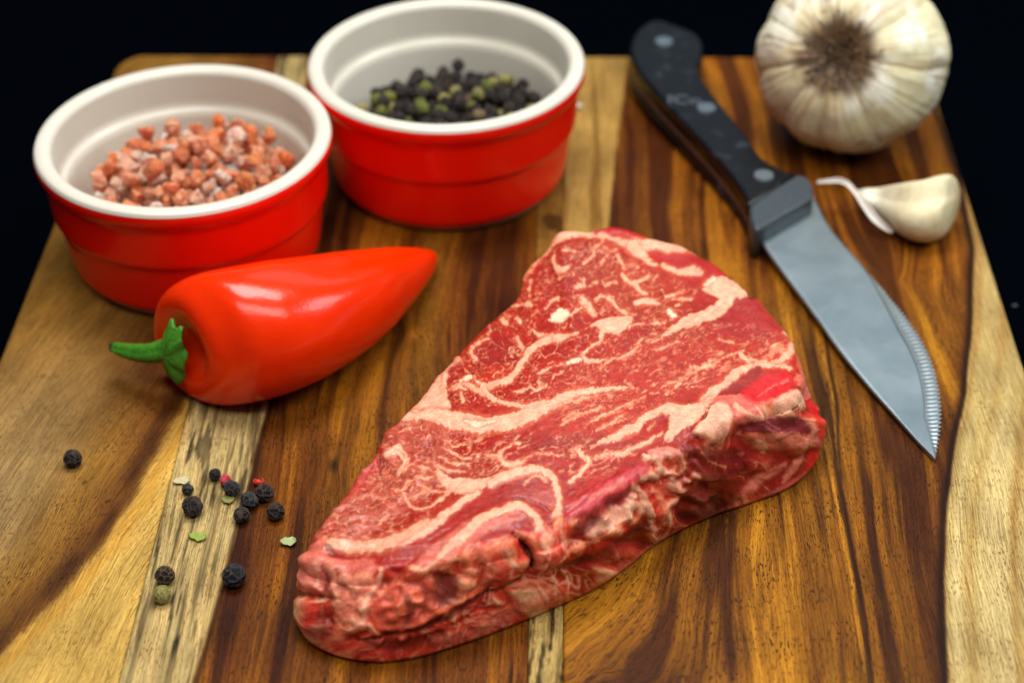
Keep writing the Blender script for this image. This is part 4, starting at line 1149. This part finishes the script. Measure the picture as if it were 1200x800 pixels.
# arc parameter from fixed axis so the dimple can fold back inward
ax0 = rows[6, :3]; ax1 = rows[-1, :3]
nt = 128; kk = np.linspace(0, 1, 220)
seq = np.arange(len(rows)); big_ = smooth_curve(np.column_stack([np.cumsum(np.concatenate([[0], np.linalg.norm(np.diff(rows[:, :3], axis=0), axis=1) + np.abs(np.diff(rows[:, 3]))])), np.zeros(len(rows)), rows]), 220)
S = big_[:, 2:6].copy(); kr_ = np.hanning(23); kr_ /= kr_.sum(); S0_ = S.copy()
for c_ in range(4): S[:, c_] = np.convolve(np.pad(S0_[:, c_], 11, mode='reflect', reflect_type='odd'), kr_, mode='valid')
wk_ = sstep(0.93, 0.80, np.linspace(0, 1, 220))[:, None]; S = S * wk_ + S0_ * (1 - wk_); S[:, 3] = np.maximum(S[:, 3], 0.0002)
Tm = (rows[-1, :3] - rows[5, :3]); T0 = Tm / np.linalg.norm(Tm)
T = np.gradient(S[:, :3], axis=0); T /= np.maximum(np.linalg.norm(T, axis=1), 1e-9)[:, None]
wgt = sstep(0.25, 0.5, np.linspace(0, 1, 220))[:, None]; T = T0[None] * (1 - wgt) + T * wgt; T /= np.linalg.norm(T, axis=1)[:, None]
Sd = np.cross(T, [0, 0, 1.0]); Sd /= np.linalg.norm(Sd, axis=1)[:, None]; Up = np.cross(Sd, T)
th = np.linspace(0, 2 * math.pi, nt, endpoint=False)
q = pepfn(kk[:, None], th[None, :])
P = S[:, None, :3] + (S[:, 3][:, None] * q)[..., None] * (np.cos(th)[None, :, None] * Sd[:, None, :] + np.sin(th)[None, :, None] * Up[:, None, :])
P[..., 2] = np.maximum(P[..., 2], 0.0001 + 0.06 * np.minimum(0, P[..., 2]))
org = np.array([S[100, 0], S[100, 1], 0])
pep = thing('sweet_pepper', 'glossy red pointed sweet pepper with green stem, lying in front of the salt ramekin', 'pepper', tuple(org))
m = NT('red_pepper_skin'); tc = m.n('ShaderNodeTexCoord')
n1_ = m.noise(tc.outputs['Object'], 55, 4); n2_ = m.noise(tc.outputs['Object'], 900, 2)
m.set(Base_Color=m.mix(n1_, (0.84, 0.018, 0.0006), (0.92, 0.042, 0.001)), Roughness=0.21, Specular_IOR_Level=0.42, Coat_Weight=0.0, Subsurface_Weight=0.06, Subsurface_Scale=0.003)
m.bump(m.noise(tc.outputs['Object'], 60, 2), 0.12, 0.004, m.bump(n2_, 0.18, 0.0003))
obj('body', capped(P, 'pepper_body', org), m.m, pep)
m = NT('green_stem'); tc = m.n('ShaderNodeTexCoord'); ts = tc.outputs['Object']
at = m.n('ShaderNodeAttribute', attribute_name='tip')
c = m.mix(m.noise(m.map(ts, (1, 1, 1)), 500, 4), (0.018, 0.12, 0.006), (0.085, 0.33, 0.02)); c = m.mix(at.outputs['Fac'], c, (0.03, 0.028, 0.03))
m.set(Base_Color=c, Roughness=0.45); m.bump(m.noise(ts, 900, 3), 0.5, 0.0006); GREEN = m.m
# stem: from the tip (130,408) to the calyx
zc = S[0, 2]
sr = [(130, 406, 4.6), (134, 407, 6.4), (145, 410.5, 8.6), (160, 413, 10.2), (176, 413.5, 11.5), (190, 411, 13.5), (200, 410, 17), (207, 410, 20)]
zz = [0.0100, 0.0102, 0.0115, 0.0130, 0.0145, 0.0158, 0.0166, 0.0170]
rows = []
for (a, b, h), z in zip(sr, zz):
    p = un(a, b, z); rows.append([p[0], p[1], p[2], h * np.linalg.norm(p - O) / F])
S2 = smooth_curve(rows, 60); T2 = np.gradient(S2[:, :3], axis=0); T2 /= np.linalg.norm(T2, axis=1)[:, None]
Sd2 = np.cross(T2, [0, 0, 1.0]); Sd2 /= np.linalg.norm(Sd2, axis=1)[:, None]; Up2 = np.cross(Sd2, T2)
th2 = np.linspace(0, 2 * math.pi, 40, endpoint=False)
rr_ = S2[:, 3][:, None] * (1 + 0.07 * np.cos(5 * th2)[None, :] + 0.05 * fbm(np.linspace(0, 6, 60)[:, None], np.cos(th2)[None, :] * 2, np.sin(th2)[None, :] * 2, s=612))
P2 = S2[:, None, :3] + rr_[..., None] * (np.cos(th2)[None, :, None] * Sd2[:, None, :] + np.sin(th2)[None, :, None] * Up2[:, None, :])
me = capped(P2, 'stem', org); tipf = np.concatenate([np.repeat(sstep(0.13, 0.04, np.linspace(0, 1, 60)), 40), [1, 0]]); setcol(me, 'tip', np.repeat(tipf[:, None], 3, 1))
stem = obj('stem', me, GREEN, pep)
# calyx: a ragged disc hugging the dimple
cz = un(207, 412, 0.0170); nr, ntc = 14, 72
rcal = 38 * np.linalg.norm(cz - O) / F
tt = np.linspace(0, 2 * math.pi, ntc, endpoint=False); V = []
Tc = T0; Sc = np.cross(Tc, [0, 0, 1.0]); Sc /= np.linalg.norm(Sc); Uc = np.cross(Sc, Tc)
for a in range(nr):
    f_ = a / (nr - 1)
    rag = 1 + (0.09 * np.cos(6 * tt + .5) + 0.05 * np.sin(13 * tt)) * f_
    q = rcal * f_ * rag
    el = np.where(np.sin(tt) > 0, 1.0, 1.0)
    V.append(cz[None] + (q * np.cos(tt) * 0.50)[:, None] * Sc + (q * np.sin(tt) * 1.02)[:, None] * Uc + (Tc[None] * (0.0034 * f_ ** 2 - 0.0036 + 0.0006 * np.sin(7 * tt) * f_)[:, None]))
V = np.array(V).reshape(-1, 3) - org
me = mesh_np('calyx', V, [gridq(nr, ntc, True)]); setcol(me, 'tip', np.zeros((len(V), 3)))
cal = obj('calyx', me, GREEN, pep); s_ = cal.modifiers.new('thickness', 'SOLIDIFY'); s_.thickness = 0.0011; s_.offset = 0

# ------------------------------------------------------------------ knife
KB = (0.0100 - 0.0012) / 0.235; KA = 0.0012 - KB * 0.3767      # mid-plane z = KA + KB*y


def kp(px, py, up=0.0): return un(px, py, KA + up, KB)


knife = thing('steak_knife', 'black handled steak knife with a serrated steel blade lying between the steak and the garlic', 'knife', (0.06, 0.49, 0.0))
korg = np.array(knife.location)
kn = np.array([0, -KB, 1.0]); kn /= np.linalg.norm(kn)


def prism(pts, zlo, zhi, name, bevel=0.0, seg=3, refup=None, n=None):
    """outline traced on the upper face (height refup above the mid-plane)"""
    Pp = [kp(a, b, zhi if refup is None else refup) for a, b in pts]
    bm = bmesh.new(); up = zhi if refup is None else refup
    top = [bm.verts.new(Vector(p - korg + kn * (zhi - up))) for p in Pp]; bt = [bm.verts.new(Vector(p - korg + kn * (zlo - up))) for p in Pp]
    k = len(Pp); ft = bm.faces.new(top); fb = bm.faces.new(bt[::-1])
    for i in range(k): bm.faces.new((bt[i], bt[(i + 1) % k], top[(i + 1) % k], top[i]))
    bmesh.ops.recalc_face_normals(bm, faces=bm.faces)
    if bevel:
        ed = [e for e in bm.edges if (e.verts[0] in top and e.verts[1] in top)]
        bmesh.ops.bevel(bm, geom=ed, offset=bevel, segments=seg, affect='EDGES', profile=0.5)
    for f in bm.faces: f.smooth = abs(f.normal.z) < 0.9
    me = bpy.data.meshes.new(name); bm.to_mesh(me); bm.free(); return me


HO = [(878, 240), (866, 218), (848, 195), (826, 170), (804, 146), (783, 124), (762, 100), (745, 78), (738, 58), (743, 40), (755, 28), (770, 23), (786, 27), (803, 33), (817, 40), (824, 52), (823, 66), (817, 78),
      (823, 92), (836, 110), (852, 130), (868, 150), (881, 168), (892, 183), (905, 192), (920, 199), (934, 203)]
HOs = [tuple(v) for v in smooth_curve(HO, 90)]
m = NT('worn_black_handle'); tc = m.n('ShaderNodeTexCoord'); oc = tc.outputs['Object']
sc_ = m.noise(m.map(oc, (1, 1, 1)), 160, 5, .7); sc2 = m.noise(oc, 700, 3)
m.set(Base_Color=m.mix(m.ramp(sc_, [(0.56, (0, 0, 0)), (0.72, (1, 1, 1))]), (0.0018, 0.0026, 0.0045), (0.026, 0.038, 0.050)), Roughness=m.math('MULTIPLY_ADD', sc_, 0.35, 0.20), Specular_IOR_Level=0.30)
m.bump(sc2, 0.25, 0.0004); HND = m.m
m = NT('satin_steel'); tc = m.n('ShaderNodeTexCoord'); oc = tc.outputs['Object']
rot = m.n('ShaderNodeMapping'); rot.inputs['Rotation'].default_value = (0, 0, -1.02); rot.inputs['Scale'].default_value = (1, 1, 1); m.l(oc, rot.inputs['Vector'])
br = m.noise(m.map(rot.outputs[0], (6, 140, 60)), 12, 3, .6); sm = m.noise(oc, 75, 4, .6)
m.set(Base_Color=m.mix(sm, (0.23, 0.30, 0.34), (0.36, 0.44, 0.47)), Metallic=0.85, Roughness=m.math('MULTIPLY_ADD', sm, 0.22, 0.30)); m.bump(br, 0.22, 0.0004); STEEL = m.m
m = NT('rivet_steel'); tc = m.n('ShaderNodeTexCoord'); m.set(Base_Color=m.mix(m.noise(tc.outputs['Object'], 900, 2), (0.16, 0.21, 0.24), (0.26, 0.33, 0.37)), Metallic=0.7, Roughness=0.4); RIV = m.m
m = NT('grey_bolster'); tc = m.n('ShaderNodeTexCoord'); m.set(Base_Color=m.mix(m.noise(tc.outputs['Object'], 500, 4), (0.030, 0.042, 0.052), (0.055, 0.072, 0.085)), Roughness=0.42); BOL = m.m
m = NT('tang_painted_reflection'); tc = m.n('ShaderNodeTexCoord'); m.set(Base_Color=m.mix(m.noise(tc.outputs['Object'], 400, 4), (0.10, 0.055, 0.035), (0.2, 0.12, 0.08)), Metallic=0.5, Roughness=0.38); TANG = m.m  # metal tang; brown reflection of the board painted into its base colour
HT = 0.0068
sc_o = obj('handle_scale', prism(HOs, 0.0009, HT, 'scale', 0.0013, 4), HND, knife); sc_o['label'] = 'upper black handle scale with pale scuffs'
obj('handle_scale', prism(HOs, -HT + 0.0002, -0.0009, 'scale_lower', 0, 1, refup=HT), HND, knife)
TS = [tuple(v) for v in smooth_curve(HO, 60)]
obj('tang', prism(TS, -0.0009, 0.0009, 'tang', 0, 1, refup=HT - 0.0000), TANG, knife)
BO = [(878.5, 240.5), (890, 232), (905, 222.5), (922, 211), (934.5, 203.5), (944, 206), (950, 212), (953, 220), (952.5, 231), (938, 240), (918, 251), (900, 262), (888, 269), (883, 266), (879, 254)]
obj('bolster', prism(BO, -HT + 0.0004, HT, 'bolster', 0.0012, 3), BOL, knife)
for (a, b) in ((778, 49), (828, 127), (895, 206)):
    c0 = kp(a, b, HT) - korg
    bm = bmesh.new(); bmesh.ops.create_cone(bm, cap_ends=True, segments=32, radius1=0.0033, radius2=0.0030, depth=0.0006)
    for v in bm.verts: v.co += Vector(c0) + Vector((0, 0, 0.00015))
    me = bpy.data.meshes.new('rivet'); bm.to_mesh(me); bm.free(); obj('rivet', me, RIV, knife)
# faded pale lettering near the middle rivet
fc = bpy.data.curves.new('lettering', 'FONT'); fc.body = 'ICo'; fc.size = 0.0078; fc.extrude = 0.00004; fc.offset = 0.00012
to = bpy.data.objects.new('lettering', fc); C.objects.link(to)
bpy.context.view_layer.update()
dg = bpy.context.evaluated_depsgraph_get(); tm = bpy.data.meshes.new_from_object(to.evaluated_get(dg)); bpy.data.objects.remove(to)
m = NT('faded_print'); tc = m.n('ShaderNodeTexCoord'); m.set(Base_Color=m.mix(m.noise(tc.outputs['Object'], 700, 3), (0.02, 0.03, 0.04), (0.12, 0.15, 0.17)), Roughness=0.6)
lo_ = obj('lettering', tm, m.m, knife); c0 = kp(781, 121, HT) - korg; lo_.location = Vector(c0) + Vector((0, 0, 0.00012)); lo_.rotation_euler = (math.atan(KB), 0, -0.10)

# blade
sp_px = [(884, 262), (890, 280), (905, 304), (930, 338), (958, 376), (985, 414), (1018, 454), (1050, 490), (1075, 518), (1095, 538.5)]
ed_px = [(951, 224), (957, 240), (975, 272), (1000, 301), (1024, 327), (1040, 345), (1060, 368), (1078, 394), (1092, 422), (1100, 450), (1103.5, 478), (1102, 508), (1096, 539)]
nT = 900
spw = np.array([kp(a, b, 0.0) for a, b in sp_px]); edw = np.array([kp(a, b, 0.0) for a, b in ed_px])
spc = smooth_curve(spw, nT); edc = smooth_curve(edw, nT)
# tie the two curves at equal fractions of the blade's axis so the ribs run square across it
A0 = (spc[0] + edc[0]) / 2; A1 = edc[-1]; ax = (A1 - A0) / np.linalg.norm(A1 - A0)
se = (edc - A0) @ ax; ss_ = (spc - A0) @ ax
spc = np.stack([np.interp(np.linspace(0, 1, nT) ** 1.0 * (ss_[-1] - ss_[0]) + ss_[0], ss_, spc[:, k]) for k in range(3)], 1)
Lb = np.linalg.norm(A1 - A0)
arc = np.concatenate([[0], np.cumsum(np.linalg.norm(np.diff(edc, axis=0), axis=1))])
i0 = np.argmin(np.abs(edc[:, 1] - kp(1036, 340)[1])); ser = sstep(arc[i0], arc[i0] + 0.006, arc) * sstep(arc[-1] - 0.001, arc[-1] - 0.008, arc)
ph = arc / 0.00175 * 2 * math.pi
tooth = ser * 0.00095 * (0.5 - 0.5 * np.cos(ph))
acr = spc - edc; wb = np.linalg.norm(acr, axis=1)
acn = acr / np.maximum(wb, 1e-6)[:, None]
nS = 46; bw = 0.0052 * (0.02 + 0.98 * sstep(arc[i0] - 0.016, arc[i0] + 0.022, arc))                     # ground bevel width
s_ = np.concatenate([np.linspace(0, 1, 26)])
P = []
for j in range(nS):
    if j < 18: q_ = np.minimum(bw, wb * .42) * (j / 17.0); inb = 1
    else: q_ = np.minimum(bw, wb * .42) + (wb - np.minimum(bw, wb * .42)) * ((j - 17) / (nS - 18.0)); inb = 0
    half = np.where(q_ < np.minimum(bw, wb * .42) + 1e-9, 0.00005 + 0.0006 * q_ / np.maximum(np.minimum(bw, wb * .42), 1e-6), 0.00065 + 0.0001 * 0)
    groove = 0.00020 * ser * (0.5 + 0.5 * np.cos(ph)) * math.sin(math.pi * min(1, j / 17.0)) if inb else 0.0
    base = edc + acn * (q_ + (tooth if j == 0 else tooth * max(0, 1 - j / 4)))[:, None]
    P.append((base, half * (1 if j < nS - 1 else .6), groove))
topv = np.array([b_ + kn[None] * (h_ - g__)[:, None] for b_, h_, g__ in P]); botv = np.array([b_ - kn[None] * h_[:, None] for b_, h_, g__ in P])


def strip(j0, j1, name):
    a = topv[j0:j1 + 1]; b = botv[j0:j1 + 1][::-1]
    ring = np.concatenate([a, b], 0)           # (2k, nT, 3)
    K = len(ring); V = ring.transpose(1, 0, 2).reshape(-1, 3) - korg
    return mesh_np(name, V, [gridq(nT, K, True), np.arange(K)[::-1][None], (np.arange(K) + (nT - 1) * K)[None]])


blade = obj('blade', strip(17, nS - 1, 'blade'), STEEL, knife)
m = NT('ground_edge_steel'); tc = m.n('ShaderNodeTexCoord'); m.set(Base_Color=m.mix(m.noise(tc.outputs['Object'], 300, 3), (0.30, 0.36, 0.38), (0.42, 0.48, 0.50)), Metallic=0.75, Roughness=0.34)
obj('serrated_edge', strip(0, 17, 'serrated_edge'), m.m, blade)

# ------------------------------------------------------------------ garlic bulb
gc_px = (996, 86); Rb = 0.0315
best = None
for z in np.linspace(0.015, 0.045, 60):
    p = un(gc_px[0], gc_px[1], z); 
    if best is None or abs(p[2] - 0.0262) < best[0]: best = (abs(p[2] - 0.0262), p)
gc = best[1]
tocam = O - gc; tocam /= np.linalg.norm(tocam)
axg = tocam * 0.97 - R_ * 0.20 + U_ * 0.03; axg /= np.linalg.norm(axg)
e1 = np.cross(axg, [0, 0, 1.0]); e1 /= np.linalg.norm(e1); e2 = np.cross(e1, axg)
nph, nth = 170, 420
phg = np.linspace(0.0, math.pi, nph)[:, None]; thg = np.linspace(0, 2 * math.pi, nth, endpoint=False)[None, :]
cuts = np.array([0.15, 0.85, 1.50, 2.25, 2.95, 3.60, 4.20, 4.75, 5.45]); ext_ = np.concatenate([cuts - 2 * math.pi, cuts, cuts + 2 * math.pi])
tw = thg + 0.10 * np.sin(phg * 2.0) + 0.05 * fbm(phg * 2, thg * 1.2, s=700, o=2)
idx = np.searchsorted(ext_, tw); lo1 = ext_[idx - 1]; hi1 = ext_[np.minimum(idx, len(ext_) - 1)]
fr = (tw - lo1) / (hi1 - lo1); lobe = np.sin(np.pi * fr) ** 0.55; wl = (hi1 - lo1)
rngl = np.array([0.9, 1.0, 1.15, .85, 1.05, .95, 1.1, .9, 1.0]); la = rngl[(idx - 1) % 9]
prof = 1 - 0.23 * np.exp(-(phg / 0.34) ** 2) + 0.02 * np.sin(phg * 3)
prof = prof + 0.55 * sstep(2.5, math.pi, phg) ** 2 * 0
rb = Rb * prof * (1 + 0.042 * la * (lobe - 0.6) * sstep(0.15, 0.75, phg) * sstep(3.0, 2.3, phg))
rb = rb * (1 + 0.045 * fbm(np.cos(thg) * 1.6 + 0 * phg, np.sin(thg) * 1.6, phg * 1.3, s=705, o=3) + 0.006 * ridge(thg * 12 + 0 * phg, phg * 1.2, s=707, o=2))
rb = rb * (1 + 0.055 * np.exp(-((thg - 0.25) / 0.22) ** 2 - ((phg - 1.45) / 0.3) ** 2))
flat = 0.84
Pg = gc + (rb * np.sin(phg))[..., None] * (np.cos(thg)[..., None] * (-e1) + np.sin(thg)[..., None] * e2) * 1.0 + (rb * np.cos(phg) * flat)[..., None] * axg
Pg[..., 2] -= Pg[..., 2].min() - 0.0002
dzg = 0
gorg = np.array([gc[0], gc[1], 0])
bulb = thing('garlic_bulb', 'whole papery garlic bulb with its roots facing forward, behind the garlic clove', 'garlic bulb', tuple(gorg))
me = mesh_np('papery_skin', Pg.reshape(-1, 3) - gorg, [gridq(nph, nth, True)])
gcol = np.tile(lin((228, 222, 184)), (nph * nth, 1))
v1 = fbm(thg * 7 + 0 * phg, phg * 1.5, s=720, o=4, g=.6).ravel(); v2 = fbm(np.cos(thg) * 2 + 0 * phg, np.sin(thg) * 2, phg * 2.5, s=722, o=3).ravel()
gap = (1 - lobe).ravel(); phr = np.repeat(phg, nth, 1).ravel()


def gm(c, f):
    global gcol
    gcol = gcol + (lin(c)[None] - gcol) * np.clip(f, 0, 1)[:, None]


gm((242, 243, 226), sstep(-0.1, 0.3, v2)); gm((204, 194, 152), 0.35 * sstep(0.0, 0.45, v1)); gm((176, 146, 92), 0.30 * gap ** 1.5)
gm((150, 126, 92), 0.6 * sstep(0.10, 0.36, v2) * sstep(0.1, .3, v1)); gm((168, 132, 84), 0.5 * np.exp(-((phr - 0.42) / 0.16) ** 2) * (0.6 + v1)); gm((96, 74, 50), sstep(0.50, 0.34, phr + .12 * v1))
gm((172, 128, 60), 0.4 * sstep(0.32, 0.45, fbm(thg * 16 + 0 * phg, phg * 1.0, s=727, o=2).ravel()) * sstep(1.5, .6, phr))
setcol(me, 'skin', np.clip(gcol, 0, 1))
m = NT('garlic_paper'); at = m.n('ShaderNodeAttribute', attribute_name='skin'); tc = m.n('ShaderNodeTexCoord'); nz = m.noise(tc.outputs['Object'], 350, 4)
m.set(Base_Color=m.mix(1.0, at.outputs['Color'], m.ramp(nz, [(0.3, (0.9, 0.88, 0.84)), (0.7, (1.06, 1.06, 1.06))]), 'MULTIPLY'), Roughness=0.5, Subsurface_Weight=0.12, Subsurface_Scale=0.003); m.bump(nz, 0.3, 0.0006); PAPER = m.m
obj('papery_skin', me, PAPER, bulb)
# root tuft
m = NT('dry_roots'); tc = m.n('ShaderNodeTexCoord'); m.set(Base_Color=m.mix(m.noise(tc.outputs['Object'], 420, 3), L3(58, 44, 34), L3(158, 130, 96)), Roughness=0.85); ROOT = m.m
rootc = gc + axg * (Rb * flat * 0.77); rootc[2] += Pg[0, :, 2].mean() - (gc + axg * Rb * flat * prof[0, 0])[2]
Vr, Qr = [], []; off = 0; rq = np.random.RandomState(3)
for k in range(950):
    a = rq.uniform(0, 6.28); q = 0.0108 * math.sqrt(rq.uniform(0.0, 1)); r0 = rq.uniform(0.00022, 0.0005); Lr = rq.uniform(0.002, 0.0048)
    b0 = rootc + (e1 * math.cos(a) + e2 * math.sin(a)) * q - axg * 0.0008 * (1 + 0)
    d = axg * rq.uniform(.3, 1) + (e1 * math.cos(a) + e2 * math.sin(a)) * (q / 0.0112) * rq.uniform(0, .8) + rq.normal(size=3) * 0.45; d /= np.linalg.norm(d)
    bend = rq.normal(size=3) * 0.8
    for t in range(5):
        f_ = t / 4; c_ = b0 + d * Lr * f_ + bend * Lr * 0.5 * f_ * f_
        u_ = np.cross(d, [0.3, 0.5, 0.8]); u_ /= np.linalg.norm(u_); w_ = np.cross(d, u_)
        for s in range(5): Vr.append(c_ + (u_ * math.cos(s * 1.2566) + w_ * math.sin(s * 1.2566)) * r0 * (1 - .5 * f_))
    Qr.append(gridq(5, 5, True, off)); off += 25
obj('root_tuft', mesh_np('root_tuft', np.array(Vr) - gorg, [np.vstack(Qr)]), ROOT, bulb, kind='stuff')
# ------------------------------------------------------------------ garlic clove
CL = [(1003, 229, 1.5), (1014, 234, 8), (1028, 241, 15), (1045, 247, 23), (1062, 252, 30), (1080, 254, 34), (1096, 252, 36), (1109, 247, 33), (1117, 242, 25), (1122, 239, 15), (1124, 238, 4)]
rows = []
for a, b, h in CL:
    p = un(a, b); r = h * np.linalg.norm(p - O) / F; hz_ = max(0.0022, r * 0.80) if a < 1100 else 0.0088
    c_ = un(a, b, hz_ + (0.0030 if a < 1020 else 0)); rows.append([c_[0], c_[1], c_[2], r])
rows = np.array(rows); cumu = np.concatenate([[0], np.cumsum(np.linalg.norm(np.diff(rows[:, :3], axis=0), axis=1) + .6 * np.abs(np.diff(rows[:, 3])))])
S = smooth_curve(np.column_stack([cumu, cumu * 0, rows]), 110)[:, 2:]
T0 = rows[-3, :3] - rows[1, :3]; T0 /= np.linalg.norm(T0); Sd = np.cross(T0, [0, 0, 1.0]); Sd /= np.linalg.norm(Sd); Up = np.cross(Sd, T0)
th = np.linspace(0, 2 * math.pi, 96, endpoint=False)
# cross-section: rounded back below and in front, a keel on top
sec = 1 + 0.24 * np.exp(-(((th - 1.75 + math.pi) % (2 * math.pi) - math.pi) / 0.28) ** 2) - 0.16 * np.exp(-(((th - 1.05 + math.pi) % (2 * math.pi) - math.pi) / 0.40) ** 2)
kk = np.linspace(0, 1, 110)
q = sec[None, :] * (1 + 0.015 * ridge(th[None, :] * 5, kk[:, None] * 1.5, s=801, o=2))
P = S[:, None, :3] + (S[:, 3][:, None] * q)[..., None] * (np.cos(th)[None, :, None] * Sd + 0.92 * np.sin(th)[None, :, None] * Up)
P[..., 2] -= min(0, P[..., 2].min()) - 0.0001
corg = np.array([S[60, 0], S[60, 1], 0])
clove = thing('garlic_clove', 'single garlic clove with a curled papery tail lying right of the knife bolster', 'garlic clove', tuple(corg))
me = capped(P, 'clove_body', corg)
gcol = np.tile(lin((232, 222, 182)), (110 * 96, 1)); vv = fbm(th[None, :] * 4, kk[:, None] * 1.3, s=805, o=4).ravel(); kr = np.repeat(kk[:, None], 96, 1).ravel(); tr = np.repeat(th[None, :], 110, 0).ravel()
gm((238, 234, 214), sstep(0.55, 0.1, kr)); gm((216, 198, 142), .5 * sstep(0.0, .4, vv)); gm((190, 150, 80), .5 * sstep(.86, .97, kr))
gcol = np.vstack([gcol, gcol[:2]]); setcol(me, 'skin', np.clip(gcol, 0, 1)); obj('clove_body', me, PAPER, clove)
TL = [(1046, 272, .0022), (1034, 264, .0042), (1022, 252, .0060), (1012, 238, .0085), (1003, 226, .0100), (994, 216, .0108), (984, 211.5, .0112), (972, 212, .0110), (957, 213.5, .0108)]
TW = [.0004, .0010, .0012, .0010, .0007, .0007, .0008, .0006, .0004]
rows = [list(un(a, b, z)) + [w_] for (a, b, z), w_ in zip(TL, TW)]; S = smooth_curve(rows, 70)
T = np.gradient(S[:, :3], axis=0); T /= np.linalg.norm(T, axis=1)[:, None]; side_ = np.cross(T, tocam); side_ /= np.linalg.norm(side_, axis=1)[:, None]
v = np.linspace(-1, 1, 9); lift_ = np.cross(side_, T)
P = S[:, None, :3] + side_[:, None, :] * (S[:, 3][:, None] * v[None, :])[..., None] + lift_[:, None, :] * (0.0006 * (v ** 2)[None, :] + 0.0003 * fbm(np.linspace(0, 9, 70)[:, None], v[None, :], s=811))[..., None]
me = mesh_np('skin_tail', P.reshape(-1, 3) - corg, [gridq(70, 9)]); setcol(me, 'skin', np.tile(lin((240, 232, 224)), (70 * 9, 1)))
tl = obj('skin_tail', me, PAPER, clove); s_ = tl.modifiers.new('thickness', 'SOLIDIFY'); s_.thickness = 0.00025; s_.offset = 0
# speck of lint on the cloth
p = un(1189, 358, -0.0235)
o = bpy.data.objects.new('lint_speck', CR[5].copy()); C.objects.link(o); o.location = p; o.scale = (0.0009, 0.0007, 0.0005)
m = NT('grey_lint'); tc = m.n('ShaderNodeTexCoord'); m.set(Base_Color=m.mix(m.noise(tc.outputs['Object'], 3), (0.05, 0.07, 0.09), (0.09, 0.11, 0.13)), Roughness=0.9); o.data.materials.clear(); o.data.materials.append(m.m)
o['label'] = 'tiny grey lint speck on the black cloth right of the board'; o['category'] = 'lint'
